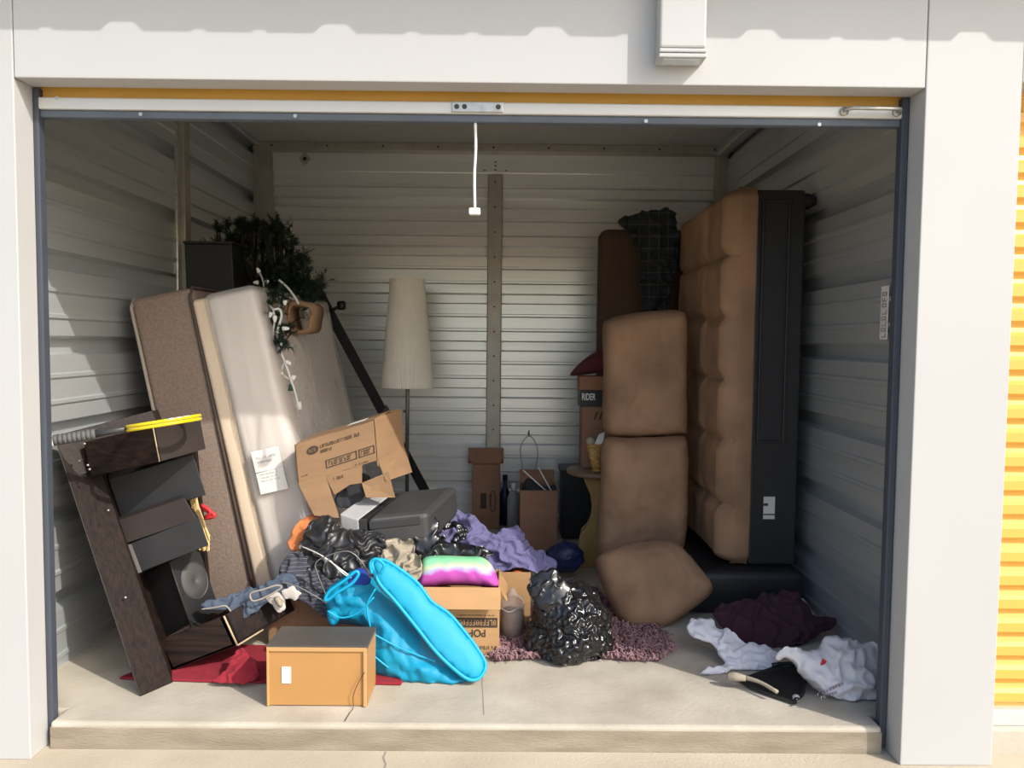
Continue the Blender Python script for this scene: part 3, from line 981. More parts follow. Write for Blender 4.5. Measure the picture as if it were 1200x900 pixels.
ppd('drawer_edge', at(149.5, 639.5, 2.737), at(154, 638, 2.737) - at(149.5, 639.5, 2.737), at(162, 672, 2.737) - at(149.5, 639.5, 2.737), V(-0.04, 0.07, 0), M_grayedge, d_3, 0.001)
# runners / screws on the post
for px, py in ((103, 545), (93, 540), (127, 598), (147, 700), (99, 520), (105, 550)):
    lathe('screw', [(0, -.003), (.004, -.003), (.004, .003), (0, .003)], at(px, py, 2.60), M_steel, dr, 8)

# loose lower drawer
ld = empty('drawer_box', floor_at(240, 770), 'loose open dark wood drawer with pale raw edges lying under blue jeans', 'drawer')
A = at(184, 752, 2.70); B = at(262, 722, 2.70); Ab = at(200, 787, 2.70)
dn = Ab - A
if (A + dn).z < 0.01: dn.z = 0.01 - A.z
bk = at(314, 694, 2.98) - B
bk = V(0.14, 0.24, 0.045)
ppd('front_board', A, B - A, dn, bk.normalized() * 0.018, M_woodh, ld, 0.002)
ppd('side_board', A, bk, dn, (B - A).normalized() * 0.016, M_woodh, ld, 0.002)
ppd('side_board', B, bk, dn, (A - B).normalized() * 0.016, M_wood, ld, 0.002)
ppd('bottom_board', A + dn, B - A, -dn.normalized() * 0.01, bk, M_woodh, ld, 0.001)
ppd('back_board', A + bk, B - A, dn, -bk.normalized() * 0.016, M_woodh, ld, 0.002)
nn = V(0, -0.002, 0)
tube('raw_edge', [B + nn + (B - A).normalized() * .002, B + dn + nn + (B - A).normalized() * .002], 0.0035, M_pale, ld, 6)
tube('raw_edge', [B + dn + V(.002, 0, 0), B + dn + bk * 0.42 + V(.002, 0, 0)], 0.0035, M_pale, ld, 6)

# speaker
sp = empty('speaker', at(205, 745, 2.80), 'black box loudspeaker with a round grey cone resting between the dresser drawers', 'speaker')
A, B, C = at(163, 676, 2.90), at(198, 658, 2.80), at(233, 641, 2.92)
dn = at(224, 735, 2.80) - B
ppd('cabinet', A, B - A, dn, C - B, M_black, sp, 0.004)
fc = B + (C - B) * 0.55 + dn * 0.42
e1 = (C - B).normalized(); e2 = dn.normalized(); nr = e1.cross(e2).normalized()
if nr.dot(CP - fc) < 0: nr = -nr
def ring_disc(name, c, e1, e2, nr, r0, r1, depth, m, parent):
    verts, faces = [], []
    N = 32
    for r, d in ((r0, 0.001), ((r0 + r1) / 2, depth), (r1, 0.001)):
        for k in range(N):
            t = 2 * math.pi * k / N
            verts.append(c + (e1 * math.cos(t) * 0.8 + e2 * math.sin(t)) * r + nr * d)
    for i in range(2):
        for k in range(N):
            faces.append((i * N + k, i * N + (k + 1) % N, (i + 1) * N + (k + 1) % N, (i + 1) * N + k))
    return pyd(name, verts, faces, m, parent, True)
ring_disc('surround', fc, e1, e2, nr, 0.066, 0.072, 0.004, M_dgrey, sp)
ring_disc('cone', fc, e1, e2, nr, 0.002, 0.068, 0.012, M_cone, sp)
tube('edge_trim', [B + nr * .001, B + dn + nr * .001], 0.0025, M_brownp, sp, 6)

# racket, lying edge-on on the top drawer
rk = empty('tennis_racket', at(150, 505, 2.62), 'tennis racket with grey grip and yellow frame seen edge-on on the dresser', 'racket')
ra, rb = at(57, 517, 2.46), at(233, 489, 2.62)
rp0 = (ra + rb) / 2; ax = (rb - ra).normalized(); Ltot = (rb - ra).length
vw = (rp0 - CP); sd_ = (vw - ax * vw.dot(ax)).normalized()
up_ = sd_.cross(ax).normalized()
def rp_(t, s=0, u=0): return ra + ax * (t * Ltot) + sd_ * s + up_ * u
tube('butt_cap', [rp_(0.0), rp_(0.03)], [0.021, 0.020], M_wplas, rk, 8)
tube('butt_logo', [rp_(-0.004), rp_(0.001)], 0.011, M_redr, rk, 8)
bm = bmesh.new()
for k in range(9):
    bm_tube(bm, [rp_(0.03 + k * 0.03), rp_(0.03 + k * 0.03 + 0.029)], [0.0185, 0.0165], 8)
bmo('grip', bm, M_gripg, rk, True)
tube('shaft', [rp_(0.30), rp_(0.40), rp_(0.5, -.02)], [0.013, 0.010, 0.009], M_dgrey, rk, 8)
tube('shaft', [rp_(0.38), rp_(0.45, .015), rp_(0.52, .03)], 0.008, M_steel, rk, 8)
hc = 0.76
loop = [rp_(hc + 0.25 * math.cos(t), 0.115 * math.sin(t), 0) for t in [i * 2 * math.pi / 28 for i in range(28)]]
for s_ in (-0.006, 0.006):
    tube('head_frame', [p + up_ * s_ for p in loop], 0.0055, M_ryel, rk, 8, 2, True)
bm = bmesh.new()
for k in range(-6, 7):
    s = k * 0.016
    w = 0.24 * math.sqrt(max(0, 1 - (s / 0.115) ** 2))
    bm_tube(bm, [rp_(hc - w, s), rp_(hc + w, s)], 0.0008, 4)
for k in range(-8, 9):
    tt = k * 0.027
    w = 0.113 * math.sqrt(max(0, 1 - (tt / 0.25) ** 2))
    bm_tube(bm, [rp_(hc + tt, -w), rp_(hc + tt, w)], 0.0008, 4)
bmo('strings', bm, M_wplas, rk)
for k in range(3):
    q = 0.80 + k * 0.055
    tube('grey_band', [rp_(q, -0.118 * math.sqrt(1 - ((q - hc) / .25) ** 2) , -.009), rp_(q + .04, -0.118 * math.sqrt(max(0, 1 - ((q + .04 - hc) / .25) ** 2)), -.009)], 0.0035, M_lgrey, rk, 6)

# straw whisk with red ribbon tucked behind the drawers
wk = empty('straw_whisk', at(240, 640, 2.92), 'pale straw whisk with a red ribbon wedged between the drawers and the mattress', 'whisk')
bm = bmesh.new(); rnd = random.Random(4)
for k in range(60):
    a = at(224 + rnd.uniform(-4, 5), 576 + rnd.uniform(-4, 4), 2.92 + rnd.uniform(-.015, .015))
    b = at(241 + rnd.uniform(-7, 5), 638 + rnd.uniform(-12, 8), 2.92 + rnd.uniform(-.02, .02))
    bm_tube(bm, [a, b], 0.003, 4)
bmo('straw', bm, M_straw, wk)
rb_ = [at(236, 592, 2.88), at(247, 600, 2.87), at(240, 607, 2.88), at(252, 604, 2.87), at(238, 596, 2.88)]
tube('ribbon', rb_, 0.008, M_redr, wk, 6, 4)

# ================================================================== MATTRESSES
def slab_leaning(name, x_bl, y0, y1, thick, h, lean, material, bevel, parent=None, rings=None, zb=0.003):
    """slab standing on its lower left edge, top leaning to the left by lean degrees"""
    a = R(lean)
    u = V(math.cos(a), 0, math.sin(a)); w = V(-math.sin(a), 0, math.cos(a))
    return ppd(name, V(x_bl, y0, zb), u * thick, w * h, V(0, y1 - y0, 0), material, parent, bevel, 5, True), V(x_bl, y0, zb), u, w

mb = empty('brown_mattress', V(-1.29, 3.2, 0), 'brown patterned mattress standing on edge against the left wall', 'mattress')
o, P0, u, w = slab_leaning('mattress_body', -1.292, 3.18, 4.40, 0.27, 1.385, 11.5, M_mbrown, 0.035, mb)
for s in (0.012, 0.258):
    pts = [P0 + u * s + w * 0.03 + V(0, -0.004, 0), P0 + u * s + w * 1.345 + V(0, -0.004, 0), P0 + u * s + w * 1.386 + V(0, 0.04, 0), P0 + u * s + w * 1.386 + V(0, 1.1, 0)]
    tube('piping', pts, 0.007, M_piping if s > 0.1 else M_stitch, mb, 8)
mc = empty('foam_topper', V(-1.0, 3.2, 0), 'thin cream foam mattress topper wedged between brown and white mattresses', 'mattress')
slab_leaning('foam_body', -1.015, 3.17, 4.35, 0.07, 1.385, 12.0, M_cream, 0.02, mc)
mw = empty('white_mattress', V(-0.9, 3.2, 0), 'white mattress in clear plastic standing on edge with a paper label', 'mattress')
o, P0, u, w = slab_leaning('mattress_body', -0.925, 3.16, 4.40, 0.20, 1.40, 12.9, M_mwhite, 0.03, mw)
# wrinkled clear film around it
bm = bmesh.new()
bm_ppd(bm, P0 + u * -0.012 + w * 0.0 + V(0, -0.012, 0), u * 0.226, w * 1.415, V(0, 1.262, 0), 0.035, 3)
bmesh.ops.subdivide_edges(bm, edges=[e for e in bm.edges if e.calc_length() > 0.1], cuts=14, use_grid_fill=True)
for v in bm.verts:
    q = v.co * 7
    s = (1 - abs(noise.noise(Vector((q.x * 2, q.y, q.z * 0.5))))) - 0.75
    v.co += (u * (1 if (v.co - P0).dot(u) > 0.1 else -0.1) + V(0, -0.5, 0)) * max(0, s) * 0.03
bmo('plastic_cover', bm, M_film, mw, True)
fl = ppd('paper_label', P0 + u * 0.045 + w * 0.565 + V(0, -0.03, 0), u * 0.115, w * 0.18, V(0, -0.002, 0), M_paper, mw, 0.0005)
bm = bmesh.new()
marks('printed_lettering', P0 + u * 0.05 + w * 0.57 + V(0, -0.0325, 0), u * 0.105, w * 0.17, [(0.1, .9, .82, .87), (0.1, .7, .72, .76), (0.1, .9, .42, .45), (.1, .8, .34, .37), (.1, .85, .26, .29)], M_lgrey, fl, 7)
tube('label_fold', [P0 + u * 0.046 + w * 0.655 + V(0, -.033, 0), P0 + u * 0.159 + w * 0.66 + V(0, -.033, 0)], 0.0016, M_paper, fl, 5)

# black box on top of the mattresses
bx = empty('black_cabinet', at(245, 345, 3.72), 'small black box unit resting on top of the mattresses', 'box')
a, b = at(219, 352, 3.72), at(274, 286, 3.72)
ppd('body', V(a.x, 3.72, 1.385), V(b.x - a.x, 0, 0), V(-0.01, 0, b.z - 1.385), V(0, 0.22, 0), M_black, bx, 0.004)
ppd('lid', V(a.x - 0.012, 3.71, b.z), V(b.x - a.x + 0.01, 0, 0), V(0, 0, 0.012), V(0, 0.24, 0), M_black, bx, 0.002)

# artificial Christmas tree lying over the mattresses
tr = empty('christmas_tree', at(300, 380, 4.05), 'dark green artificial christmas tree lying on top of the mattresses', 'christmas tree')
rnd = random.Random(11)
t0, t1 = at(248, 335, 4.0), at(375, 375, 4.15)
tube('stem', [t0, (t0 + t1) / 2 + V(0, 0, 0.03), t1], 0.014, M_bark, tr, 8)
verts, faces = [], []
twig = bmesh.new()
tips = [(302, 262), (275, 268), (255, 270), (238, 285), (285, 262), (318, 268), (322, 280), (330, 265), (335, 290), (352, 305), (345, 320),
        (355, 308), (372, 332), (365, 345), (360, 360), (340, 300), (350, 335), (330, 335), (310, 300), (290, 300), (270, 310), (255, 300), (290, 335), (305, 350),
        (315, 365), (330, 380), (320, 395), (340, 350), (300, 280), (325, 310), (280, 285), (265, 285), (312, 335), (345, 370), (295, 320), (245, 300), (308, 375), (326, 400), (352, 330), (360, 325), (368, 338), (346, 345), (354, 350), (338, 330), (330, 322), (318, 322), (322, 345), (312, 312), (334, 312), (285, 272), (312, 275), (324, 290)]
for (px, py) in tips:
    for rep in range(4):
        c_ = at(px + rnd.uniform(-9, 9), py + rnd.uniform(-5, 10), (3.28 + rnd.uniform(-0.05, 0.1)) if (py >= 345 and px < 335) else 4.0 + rnd.uniform(-0.18, 0.22))
        f = min(1, max(0, (c_.x - t0.x) / (t1.x - t0.x)))
        c_.x = max(c_.x, XL + 0.13)
        base = t0.lerp(t1, f * 0.8 + 0.1)
        bm_tube(twig, [base, (base + c_) / 2 + V(0, 0, 0.015), c_], 0.003, 4, False)
        for spg in range(5):
            ax_ = V(rnd.gauss(0, 1), rnd.gauss(0, 1), rnd.gauss(0.1, 0.8)).normalized()
            ax_ = (ax_ + (c_ - base).normalized() * 0.7).normalized()
            L_ = rnd.uniform(0.035, 0.075)
            s1 = ax_.orthogonal().normalized(); s2 = ax_.cross(s1)
            for k in range(26):
                q = c_ + ax_ * (L_ * k / 26)
                t = rnd.uniform(0, 6.28)
                d_ = (s1 * math.cos(t) + s2 * math.sin(t) + ax_ * 0.5).normalized() * rnd.uniform(0.014, 0.03)
                sdv = d_.cross(ax_).normalized() * 0.0026
                i = len(verts)
                verts += [q - sdv, q + sdv, q + d_]
                faces.append((i, i + 1, i + 2))
bmo('branches', twig, M_bark, tr)
nd = pyd('needles', verts, faces, M_needle, tr)
nd['kind'] = 'stuff'
for (a, b) in (((345, 318), (357, 306)), ((360, 338), (376, 330)), ((318, 272), (331, 262))):
    tube('branch_tip', [at(*a, 4.0), at(*b, 4.0)], [0.012, 0.018], M_needle, tr, 7)

# string lights
sl = empty('string_lights', at(325, 400, 3.7), 'white string of mini lights dangling from the christmas tree over the mattress', 'string lights')
path = [(304, 319), (309, 332), (308, 346), (312, 353), (320, 362), (327, 362), (330, 370), (326, 385), (325, 400), (330, 415), (336, 430), (341, 445), (346, 460), (350, 478)]
p3 = [at(px, py, 3.62 - 0.38 * min(1, i / 4)) for i, (px, py) in enumerate(path)]
tube('wire', p3, 0.0048, M_wwire, sl, 6, 5)
p4 = [at(px, py, 3.25) for i, (px, py) in enumerate([(320, 362), (322, 375), (320, 390), (324, 408), (333, 422), (330, 436), (338, 444)])]
tube('wire', p4, 0.0042, M_wwire, sl, 6, 5)
p5 = [at(px, py, 3.45) for (px, py) in [(327, 328), (336, 336), (344, 346), (350, 356)]]
tube('wire', p5, 0.005, M_wwire, sl, 6, 5)
bulb_me = None
for k, (px, py, dx, dy) in enumerate([(304, 319, -3, -5), (303, 331, -6, 0), (311, 331, 4, -2), (318, 366, -2, 6), (322, 370, 0, 8), (331, 385, 8, 0), (335, 423, 3, 3), (330, 436, -2, 5), (334, 352, 0, 0), (338, 425, 3, 2), (329, 404, 3, -2)]):
    q = at(px, py, 3.23 if py > 350 else 3.5); q2 = at(px + dx, py + dy, 3.23 if py > 350 else 3.5)
    if (q2 - q).length < 1e-4: q2 = q + V(0, 0, -0.02)
    tube('bulb', [q, q.lerp(q2, .4), q2], [0.009, 0.009, 0.005], M_bulb, sl, 7)
a = at(342, 450, 3.25)
tube('plug', [a, at(341, 458, 3.25)], 0.012, M_greenp, sl, 6)
tube('plug', [at(350, 471, 3.25), at(351, 480, 3.25)], [0.010, 0.012], M_wplas, sl, 6)
tube('socket', [at(343, 445, 3.25), at(345, 440, 3.25)], 0.010, M_wplas, sl, 6)

# torn tan carton end beside the tree
tc_ = empty('tan_carton', at(350, 388, 3.75), 'torn open tan cardboard tube end under the christmas tree', 'cardboard tube')
c0 = at(350, 372, 3.50)
bm = bmesh.new()
N = 20
def rad_(t, k): return (0.062 + 0.006 * math.sin(3 * t)) * (abs(math.cos(t)) ** 8 + abs(math.sin(t)) ** 8) ** (-1 / 8.0) * k
rings = []
for (dy, k) in ((0, 1.0), (0.0, 0.78), (0.15, 0.78), (0.2, 0.78), (0.2, 1.0), (0.1, 1.0)):
    rings.append([bm.verts.new(c0 + V(rad_(2 * math.pi * i / N, k) * math.cos(2 * math.pi * i / N), dy, rad_(2 * math.pi * i / N, k) * math.sin(2 * math.pi * i / N) * 1.1)) for i in range(N)])
for j in range(6):
    for i in range(N):
        bm.faces.new((rings[j][i], rings[j][(i + 1) % N], rings[(j + 1) % 6][(i + 1) % N], rings[(j + 1) % 6][i]))
bmo('tube_wall', bm, M_card, tc_, True)
inflate('torn_flap', [(338, 355), (352, 352), (366, 358), (366, 372), (362, 362), (350, 359), (341, 362), (340, 385), (336, 380)], c0 + V(0, -0.005, 0), (0, -1, 0.1), 0.006, M_card, tc_, step=0.008)

# ================================================================== BED RAIL, LAMP
br = empty('bed_rail', at(505, 632, 4.72), 'black steel bed frame rail with caster stubs leaning beside the floor lamp', 'bed frame')
ra_, rb2 = at(364, 338, 4.45), at(517, 630, 4.72)
rb2.z = max(rb2.z, 0.02)
axr = (rb2 - ra_)
ppd('rail', ra_, axr, V(0.06, 0, 0.012), V(0, 0.008, 0), M_blackm, br, 0.001)
ppd('rail_flange', ra_, axr, V(0.008, 0, 0), V(0, 0.05, 0), M_blackm, br, 0.001)
for (t_, px, py) in ((0.09, 400, 358), (0.83, 508, 581)):
    p = ra_ + axr * t_ + V(0.03, 0, 0)
    q = at(px, py, p.y)
    tube('caster_stem', [p, q], 0.010, M_blackm, br, 8)
    lathe('caster_wheel', [(0, -.026), (.018, -.026), (.026, -.016), (.026, .016), (.018, .026), (0, .026)], q, M_blackm, br, 14)
prism('bracket', [at(443, 496, 4.58), at(452, 474, 4.58), at(458, 482, 4.58), at(456, 505, 4.58), at(461, 515, 4.58), at(447, 510, 4.58)], V(0, 0.012, 0), M_dgrey, br, 0.001)

YL = 4.55
lb = at(477, 500, YL)
lp = empty('floor_lamp', V(lb.x, YL, 0), 'floor lamp with tall cream pleated tapered shade on a thin metal pole', 'floor lamp')
zt, zb_ = at(480, 327, YL).z, at(478, 454, YL).z
rt, rbm = (at(500, 327, YL).x - at(460, 327, YL).x) / 2, (at(507, 452, YL).x - at(447, 452, YL).x) / 2
lathe('lamp_shade', [(rbm - 0.004, zb_), (rbm, zb_), (rbm, zb_ + 0.012), (rt, zt - 0.012), (rt, zt), (rt - 0.004, zt), (rbm - 0.006, zb_ + 0.001)], (lb.x, YL, 0), M_shade, lp, 150, False, ripple=0.016)
tube('pole', [V(lb.x, YL, 0.02), V(lb.x + 0.002, YL, 0.8), V(lb.x + 0.005, YL, zt - 0.15)], 0.011, M_brass, lp, 12)
lathe('base', [(0, 0), (0.14, 0), (0.14, 0.012), (0.13, 0.02), (0.02, 0.028), (0, 0.028)], (lb.x, YL, 0.002), M_brass, lp, 32)
kz = at(474, 482, YL).z
tube('switch', [V(lb.x, YL, kz), V(lb.x - 0.022, YL - 0.004, kz)], [0.007, 0.009], M_brass, lp, 8)
for k in range(3):
    a_ = k * 2.094
    tube('shade_spider', [V(lb.x, YL, zt - 0.15), V(lb.x + (rt + 0.012) * math.cos(a_), YL + (rt + 0.012) * math.sin(a_), zt - 0.13)], 0.003, M_steel, lp, 5)

# ================================================================== LEFT PILE
# big carton under the pile
YC = 2.96
c1 = empty('cardboard_box', V(-0.7, 3.2, 0), 'brown cardboard box standing on the floor under the dark clothes pile', 'cardboard box')
xa = at(314, 720, YC).x
box('body', (xa, YC, 0.003), (-0.40, 3.135, 0.235), M_card, c1, 0.004)
c1b = empty('cardboard_box', V(-0.6, 3.0, 0.236), 'upper brown cardboard box hidden under the black leather jacket', 'cardboard box', 'stacked cardboard boxes under the clothes')
c1['group'] = 'stacked cardboard boxes under the clothes'
box('body', (at(356, 660, YC).x, YC + 0.015, 0.237), (-0.41, 3.13, 0.40), M_card, c1b, 0.004)
ppd('corner_tape', V(xa + 0.115, YC - 0.0015, 0.003), V(0.006, 0, 0), V(0, 0, 0.23), V(0, 0.001, 0), M_cardd, c1, 0)

# printed carton, tilted, on top of the pile
pb = empty('printed_carton', at(400, 600, 3.1), 'tilted brown carton with dark printed lettering and a torn bottom atop the pile', 'cardboard box')
YK = 3.04
TL, TR, BL = at(345, 521, YK), at(439, 491, YK), at(349, 567, YK)
U = TR - TL; W = BL - TL
W = W.normalized() * (0.165)
D = V(0.07, 0.26, 0.02)
th = 0.005
ppd('front_wall', TL, U, W, V(0, th, 0), M_card, pb, 0.001)
ppd('side_wall', TR, D, W * 1.15, V(-th, 0, 0), M_card, pb, 0.001)
ppd('side_wall', TL, D, W, V(th, 0, 0), M_card, pb, 0.001)
ppd('back_wall', TL + D, U, W, V(0, -th, 0), M_card, pb, 0.001)
ppd('top_flap', TL, U, D * 0.55 + V(0, 0, 0.012), V(0, 0, -th), M_card, pb, 0.001)
ppd('top_flap', TL + D * 0.98, U, -D * 0.5 + V(0, 0, 0.010), V(0, 0, -th), M_card, pb, 0.001)
prism('torn_flap', [at(349, 566, YK), at(381, 557, YK), at(392, 590, YK - .02), at(398, 607, YK - .03), at(368, 604, YK - .03)], V(0, th, 0), M_card, pb)
prism('torn_flap', [at(424, 566, YK), at(455, 553, YK), at(463, 583, YK + 0.02), at(429, 583, YK - 0.0)], V(0, th, 0), M_card, pb)
prism('torn_edge', [at(381, 557, YK), at(402, 551, YK), at(424, 545, YK), at(424, 566, YK), at(410, 568, YK), at(392, 580, YK)], V(0, th, 0), M_card, pb)
prism('side_flap', [TR + W * 1.0 + V(0.002, 0, 0), TR + D + W * 1.0, TR + D * 1.05 + W * 1.7 + V(0.02, 0, 0), TR + W * 1.5 + V(0.03, 0, 0)], V(-th, 0, 0), M_card, pb)
ppd('tape', TL + U * 0.62 + D * 0.1 + V(0, -0.002, 0.006), U * 0.22, D * 0.12 + V(0, 0, 0.004), V(0, 0, 0.001), M_wplas, pb, 0)
marks('printed_lettering', TL, U, W, [(0.31, 0.83, 0.20, 0.28), (0.31, 0.48, 0.33, 0.40), (0.40, 0.70, 0.655, 0.765), (0.80, 0.94, 0.655, 0.765), (0.72, 0.90, 0.93, 0.97), (0.05, 0.14, 0.80, 0.83), (0.44, 0.56, 1.08, 1.15)], M_ink, pb, 3, 0.92, 0.0014)
def frame_mark(u0, u1, w0, w1, t=0.012):
    nrm = U.cross(W).normalized(); nrm = nrm if nrm.dot(CP - TL) > 0 else -nrm
    k = t * W.length / U.length * 2.5
    vs_, fs_ = [], []
    for (a0, a1, b0, b1) in ((u0, u1, w0, w0 + t * 2), (u0, u1, w1 - t * 2, w1), (u0, u0 + k, w0, w1), (u1 - k, u1, w0, w1)):
        i = len(vs_)
        vs_.extend([TL + U * a + W * b + nrm * 0.0013 for a, b in ((a0, b0), (a1, b0), (a1, b1), (a0, b1))])
        fs_.append((i, i + 1, i + 2, i + 3))
    pyd('printed_frame', vs_, fs_, M_ink, pb)
frame_mark(0.36, 0.75, 0.61, 0.81)
frame_mark(0.77, 0.97, 0.61, 0.81)
oc = TL + U * 0.215 + W * 0.27
pyd('printed_oval', [oc + U * 0.075 * math.cos(t) + W * 0.10 * math.sin(t) + V(0, -0.0013, 0) for t in [i * math.pi / 12 for i in range(24)]], [tuple(range(24))], M_ink, pb)
marks('oval_lettering', oc - U * 0.05 - W * 0.05 + V(0, -.001, 0), U * 0.1, W * 0.1, [(0, 1, 0.1, 0.9)], M_card, pb, 9, 1.0, 0.0014)

tg_ = crumple('black_garment', [(394, 590), (398, 574), (410, 562), (424, 556), (434, 560), (432, 578), (420, 590), (404, 596)], at(414, 578, 3.12), (0, -1, 0.3), 0.04, M_dark, None, seed=31, excess=1.3, zmin=0.42)
tag(tg_, 'black garment bulging out of the torn bottom of the printed carton', 'clothes')
# grey printer
pr = empty('grey_printer', at(450, 650, 3.1), 'two-tone grey desktop printer tilted on the pile below the printed carton', 'printer')
A, B, C = at(398, 604, 2.98), at(422, 608, 2.94), at(505, 600, 3.1)
O = at(399, 606, 3.0); Up = V(0.0, 0.02, 0.0)
ub = (at(422, 610, 2.97) - at(399, 602, 3.0))
uu = (at(500, 602, 3.02) - at(422, 610, 2.97)).normalized()
dd_ = V(0.10, 0.22, 0.06)
hh = V(0.01, -0.0, -0.13)
ppd('end_cap', at(398, 602, 3.0), at(420, 609, 2.97) - at(398, 602, 3.0), hh * 0.8, dd_, M_lgrey, pr, 0.006)
q0 = at(420, 609, 2.97)
ppd('dark_band', q0, uu * 0.03, hh * 0.9, dd_ * 1.0, M_black, pr, 0.003)
ppd('body', q0 + uu * 0.031, uu * 0.24, hh, dd_ * 1.02 + V(0, 0, 0.01), M_dgrey, pr, 0.02)
ppd('front_panel', q0 + uu * 0.04 + V(0, -0.004, -0.012), uu * 0.20, hh * 0.25, V(0, 0.01, 0), M_grayp, pr, 0.003)

# soft things: black leather jacket, striped shirt, orange cloth, jeans, sneakers
S = 0.013
jk = crumple('leather_jacket', [(357, 660), (352, 635), (368, 612), (385, 604), (400, 618), (425, 622), (448, 625), (455, 648), (452, 668), (440, 690), (415, 688), (385, 682), (365, 678)],
             at(400, 650, 2.93), (0, -1, 0.55), 0.085, M_leather, None, step=0.009, freq=12, folds=((0.030, 34, 0.5, 1.2), (0.02, 60, 2.0, 1.4)), seed=3, back=0.6, excess=1.3)
tag(jk, 'crumpled shiny black leather jacket on the pile behind the turquoise hamper', 'jacket')
oc_ = crumple('orange_cloth', [(337, 640), (345, 618), (358, 606), (375, 604), (388, 609), (378, 618), (366, 634), (350, 646)],
              at(360, 625, 3.02), (0, -1, 0.5), 0.03, M_orange, None, seed=5)
tag(oc_, 'rust orange cloth peeking out between white mattress and black jacket', 'cloth')
sh = crumple('striped_shirt', [(327, 668), (340, 650), (362, 652), (385, 668), (412, 672), (440, 668), (448, 690), (430, 712), (405, 722), (385, 728), (368, 716), (352, 704), (332, 692)],
             at(390, 690, 2.87), (0, -1, 0.45), 0.05, M_stripe, None, folds=((0.024, 38, 0.7, 1.3), (0.014, 70, 2.2, 1.0)), seed=8, excess=1.3)
tag(sh, 'dark shirt with thin pale stripes hanging over the box behind the hamper', 'shirt')
jn = crumple('blue_jeans', [(234, 712), (245, 704), (268, 699), (290, 690), (312, 684), (330, 672), (346, 674), (352, 690), (338, 700), (318, 705), (303, 716), (292, 722), (276, 728), (268, 716), (250, 717)],
             at(290, 705, 2.80), (0, -1, 0.7), 0.045, M_denim, None, folds=((0.018, 55, 1.75, 1.0), (0.012, 80, 1.2, 0.8)), seed=9, back=0.6, excess=1.3)
tag(jn, 'faded blue denim jeans draped over the loose dark drawer', 'jeans')
n_ = V(0, -0.06, 0.045)
tube('waistband', [at(px, py, 2.74) for px, py in [(293, 698), (296, 704), (306, 702), (322, 694), (330, 688), (324, 686), (308, 691), (296, 694)]], 0.0035, M_stitch, jn, 6, 4, True)
tube('hem_stitching', [at(px, py, 2.745) for px, py in [(236, 714), (252, 712), (264, 710), (270, 716), (275, 725)]], 0.003, M_stitch, jn, 5, 4)
for k, (outl, yy, lab_) in enumerate(((((312, 700), (320, 694), (330, 696), (335, 708), (332, 717), (326, 718), (319, 708)), 2.80, 'white canvas shoe with toe down on the cardboard box under the jeans'),
                                (((331, 692), (343, 688), (352, 691), (351, 700), (344, 703), (334, 700)), 2.80, 'crumpled white sock beside the canvas shoe'))):
    o = crumple('canvas_shoe' if k == 0 else 'white_sock', outl, at(outl[0][0], outl[0][1], yy), (0, -1, 0.2), 0.022, M_sockw, None, step=0.006, seed=12 + k, back=0.5, excess=1.1 if k == 0 else 1.4, freq=25)
    tag(o, lab_, 'shoe' if k == 0 else 'sock')
    if k == 0:
        inflate('sole_patch', [(321, 701), (327, 699), (331, 706), (330, 712), (325, 709)], at(325, 705, yy - 0.024), (0, -1, 0.2), 0.008, M_khaki, o, step=0.006)
bc = inflate('blue_cloth', [(405, 685), (410, 672), (420, 665), (430, 669), (435, 680), (425, 690), (410, 692)], at(420, 680, 2.80), (0, -1, 0.6), 0.03, M_blue, None, step=0.010, folds=((0.006, 60, 0.4, 1),))
tag(bc, 'royal blue cloth bundle showing at the mouth of the turquoise hamper', 'cloth')

# wire clothes hangers in the pile
def hanger(name, pts, Y, lab_, m=M_wire, r=0.0028, grp=None):
    o = empty(name, at(pts[0][0], pts[0][1], Y), lab_, 'clothes hanger', grp)
    tube('wire_frame', [at(px, py, Y) for px, py in pts], r, m, o, 6, 5)
    return o
h1 = hanger('wire_hanger', [(353, 640), (375, 650), (395, 664), (412, 677), (402, 672), (385, 655)], 2.76, 'thin grey wire hanger lying across the black leather jacket', M_steel, 0.0028, 'wire hangers')
h2 = hanger('wire_hanger', [(330, 682), (350, 688), (372, 700), (384, 705), (372, 672), (370, 660), (382, 652), (408, 646), (425, 660), (434, 678)], 2.73, 'bent wire hanger looped over the striped shirt', M_wire, 0.0024, 'wire hangers')

# ================================================================== TAN CABINET
fa, fb = floor_at(311, 831), floor_at(431, 826)
yb0 = (fa.y + fb.y) / 2
cb = empty('tan_cabinet', V((fa.x + fb.x) / 2, yb0, 0), 'small tan wood cabinet lying at the front with dark top and pale sticker', 'cabinet')
xa, xb = fa.x, fb.x
zt_ = at(370, 757, yb0).z
dp = 0.17
box('body', (xa, yb0 + 0.004, 0.003), (xb, yb0 + dp, zt_ - 0.014), M_tan, cb, 0.002)
box('dark_top', (xa - 0.001, yb0, zt_ - 0.013), (xb + 0.001, yb0 + dp + 0.002, zt_), M_darktop, cb, 0.001)
fr = 0.011
box('frame_edge', (xa, yb0 - 0.003, zt_ - 0.018), (xb, yb0 + 0.01, zt_ - 0.005), M_tanl, cb, 0.0015)
box('frame_edge', (xb - fr, yb0 - 0.005, 0.003), (xb, yb0 + 0.01, zt_ - 0.018), M_tanl, cb, 0.0015)
box('frame_edge', (xa, yb0 - 0.003, 0.003), (xa + 0.007, yb0 + 0.01, zt_ - 0.018), M_tanl, cb, 0.0015)
s0, s1 = at(330, 801, yb0), at(340.5, 782, yb0)
box('sticker', (s0.x, yb0 + 0.0015, s0.z), (s1.x, yb0 + 0.0045, s1.z), M_paper, cb, 0.0)
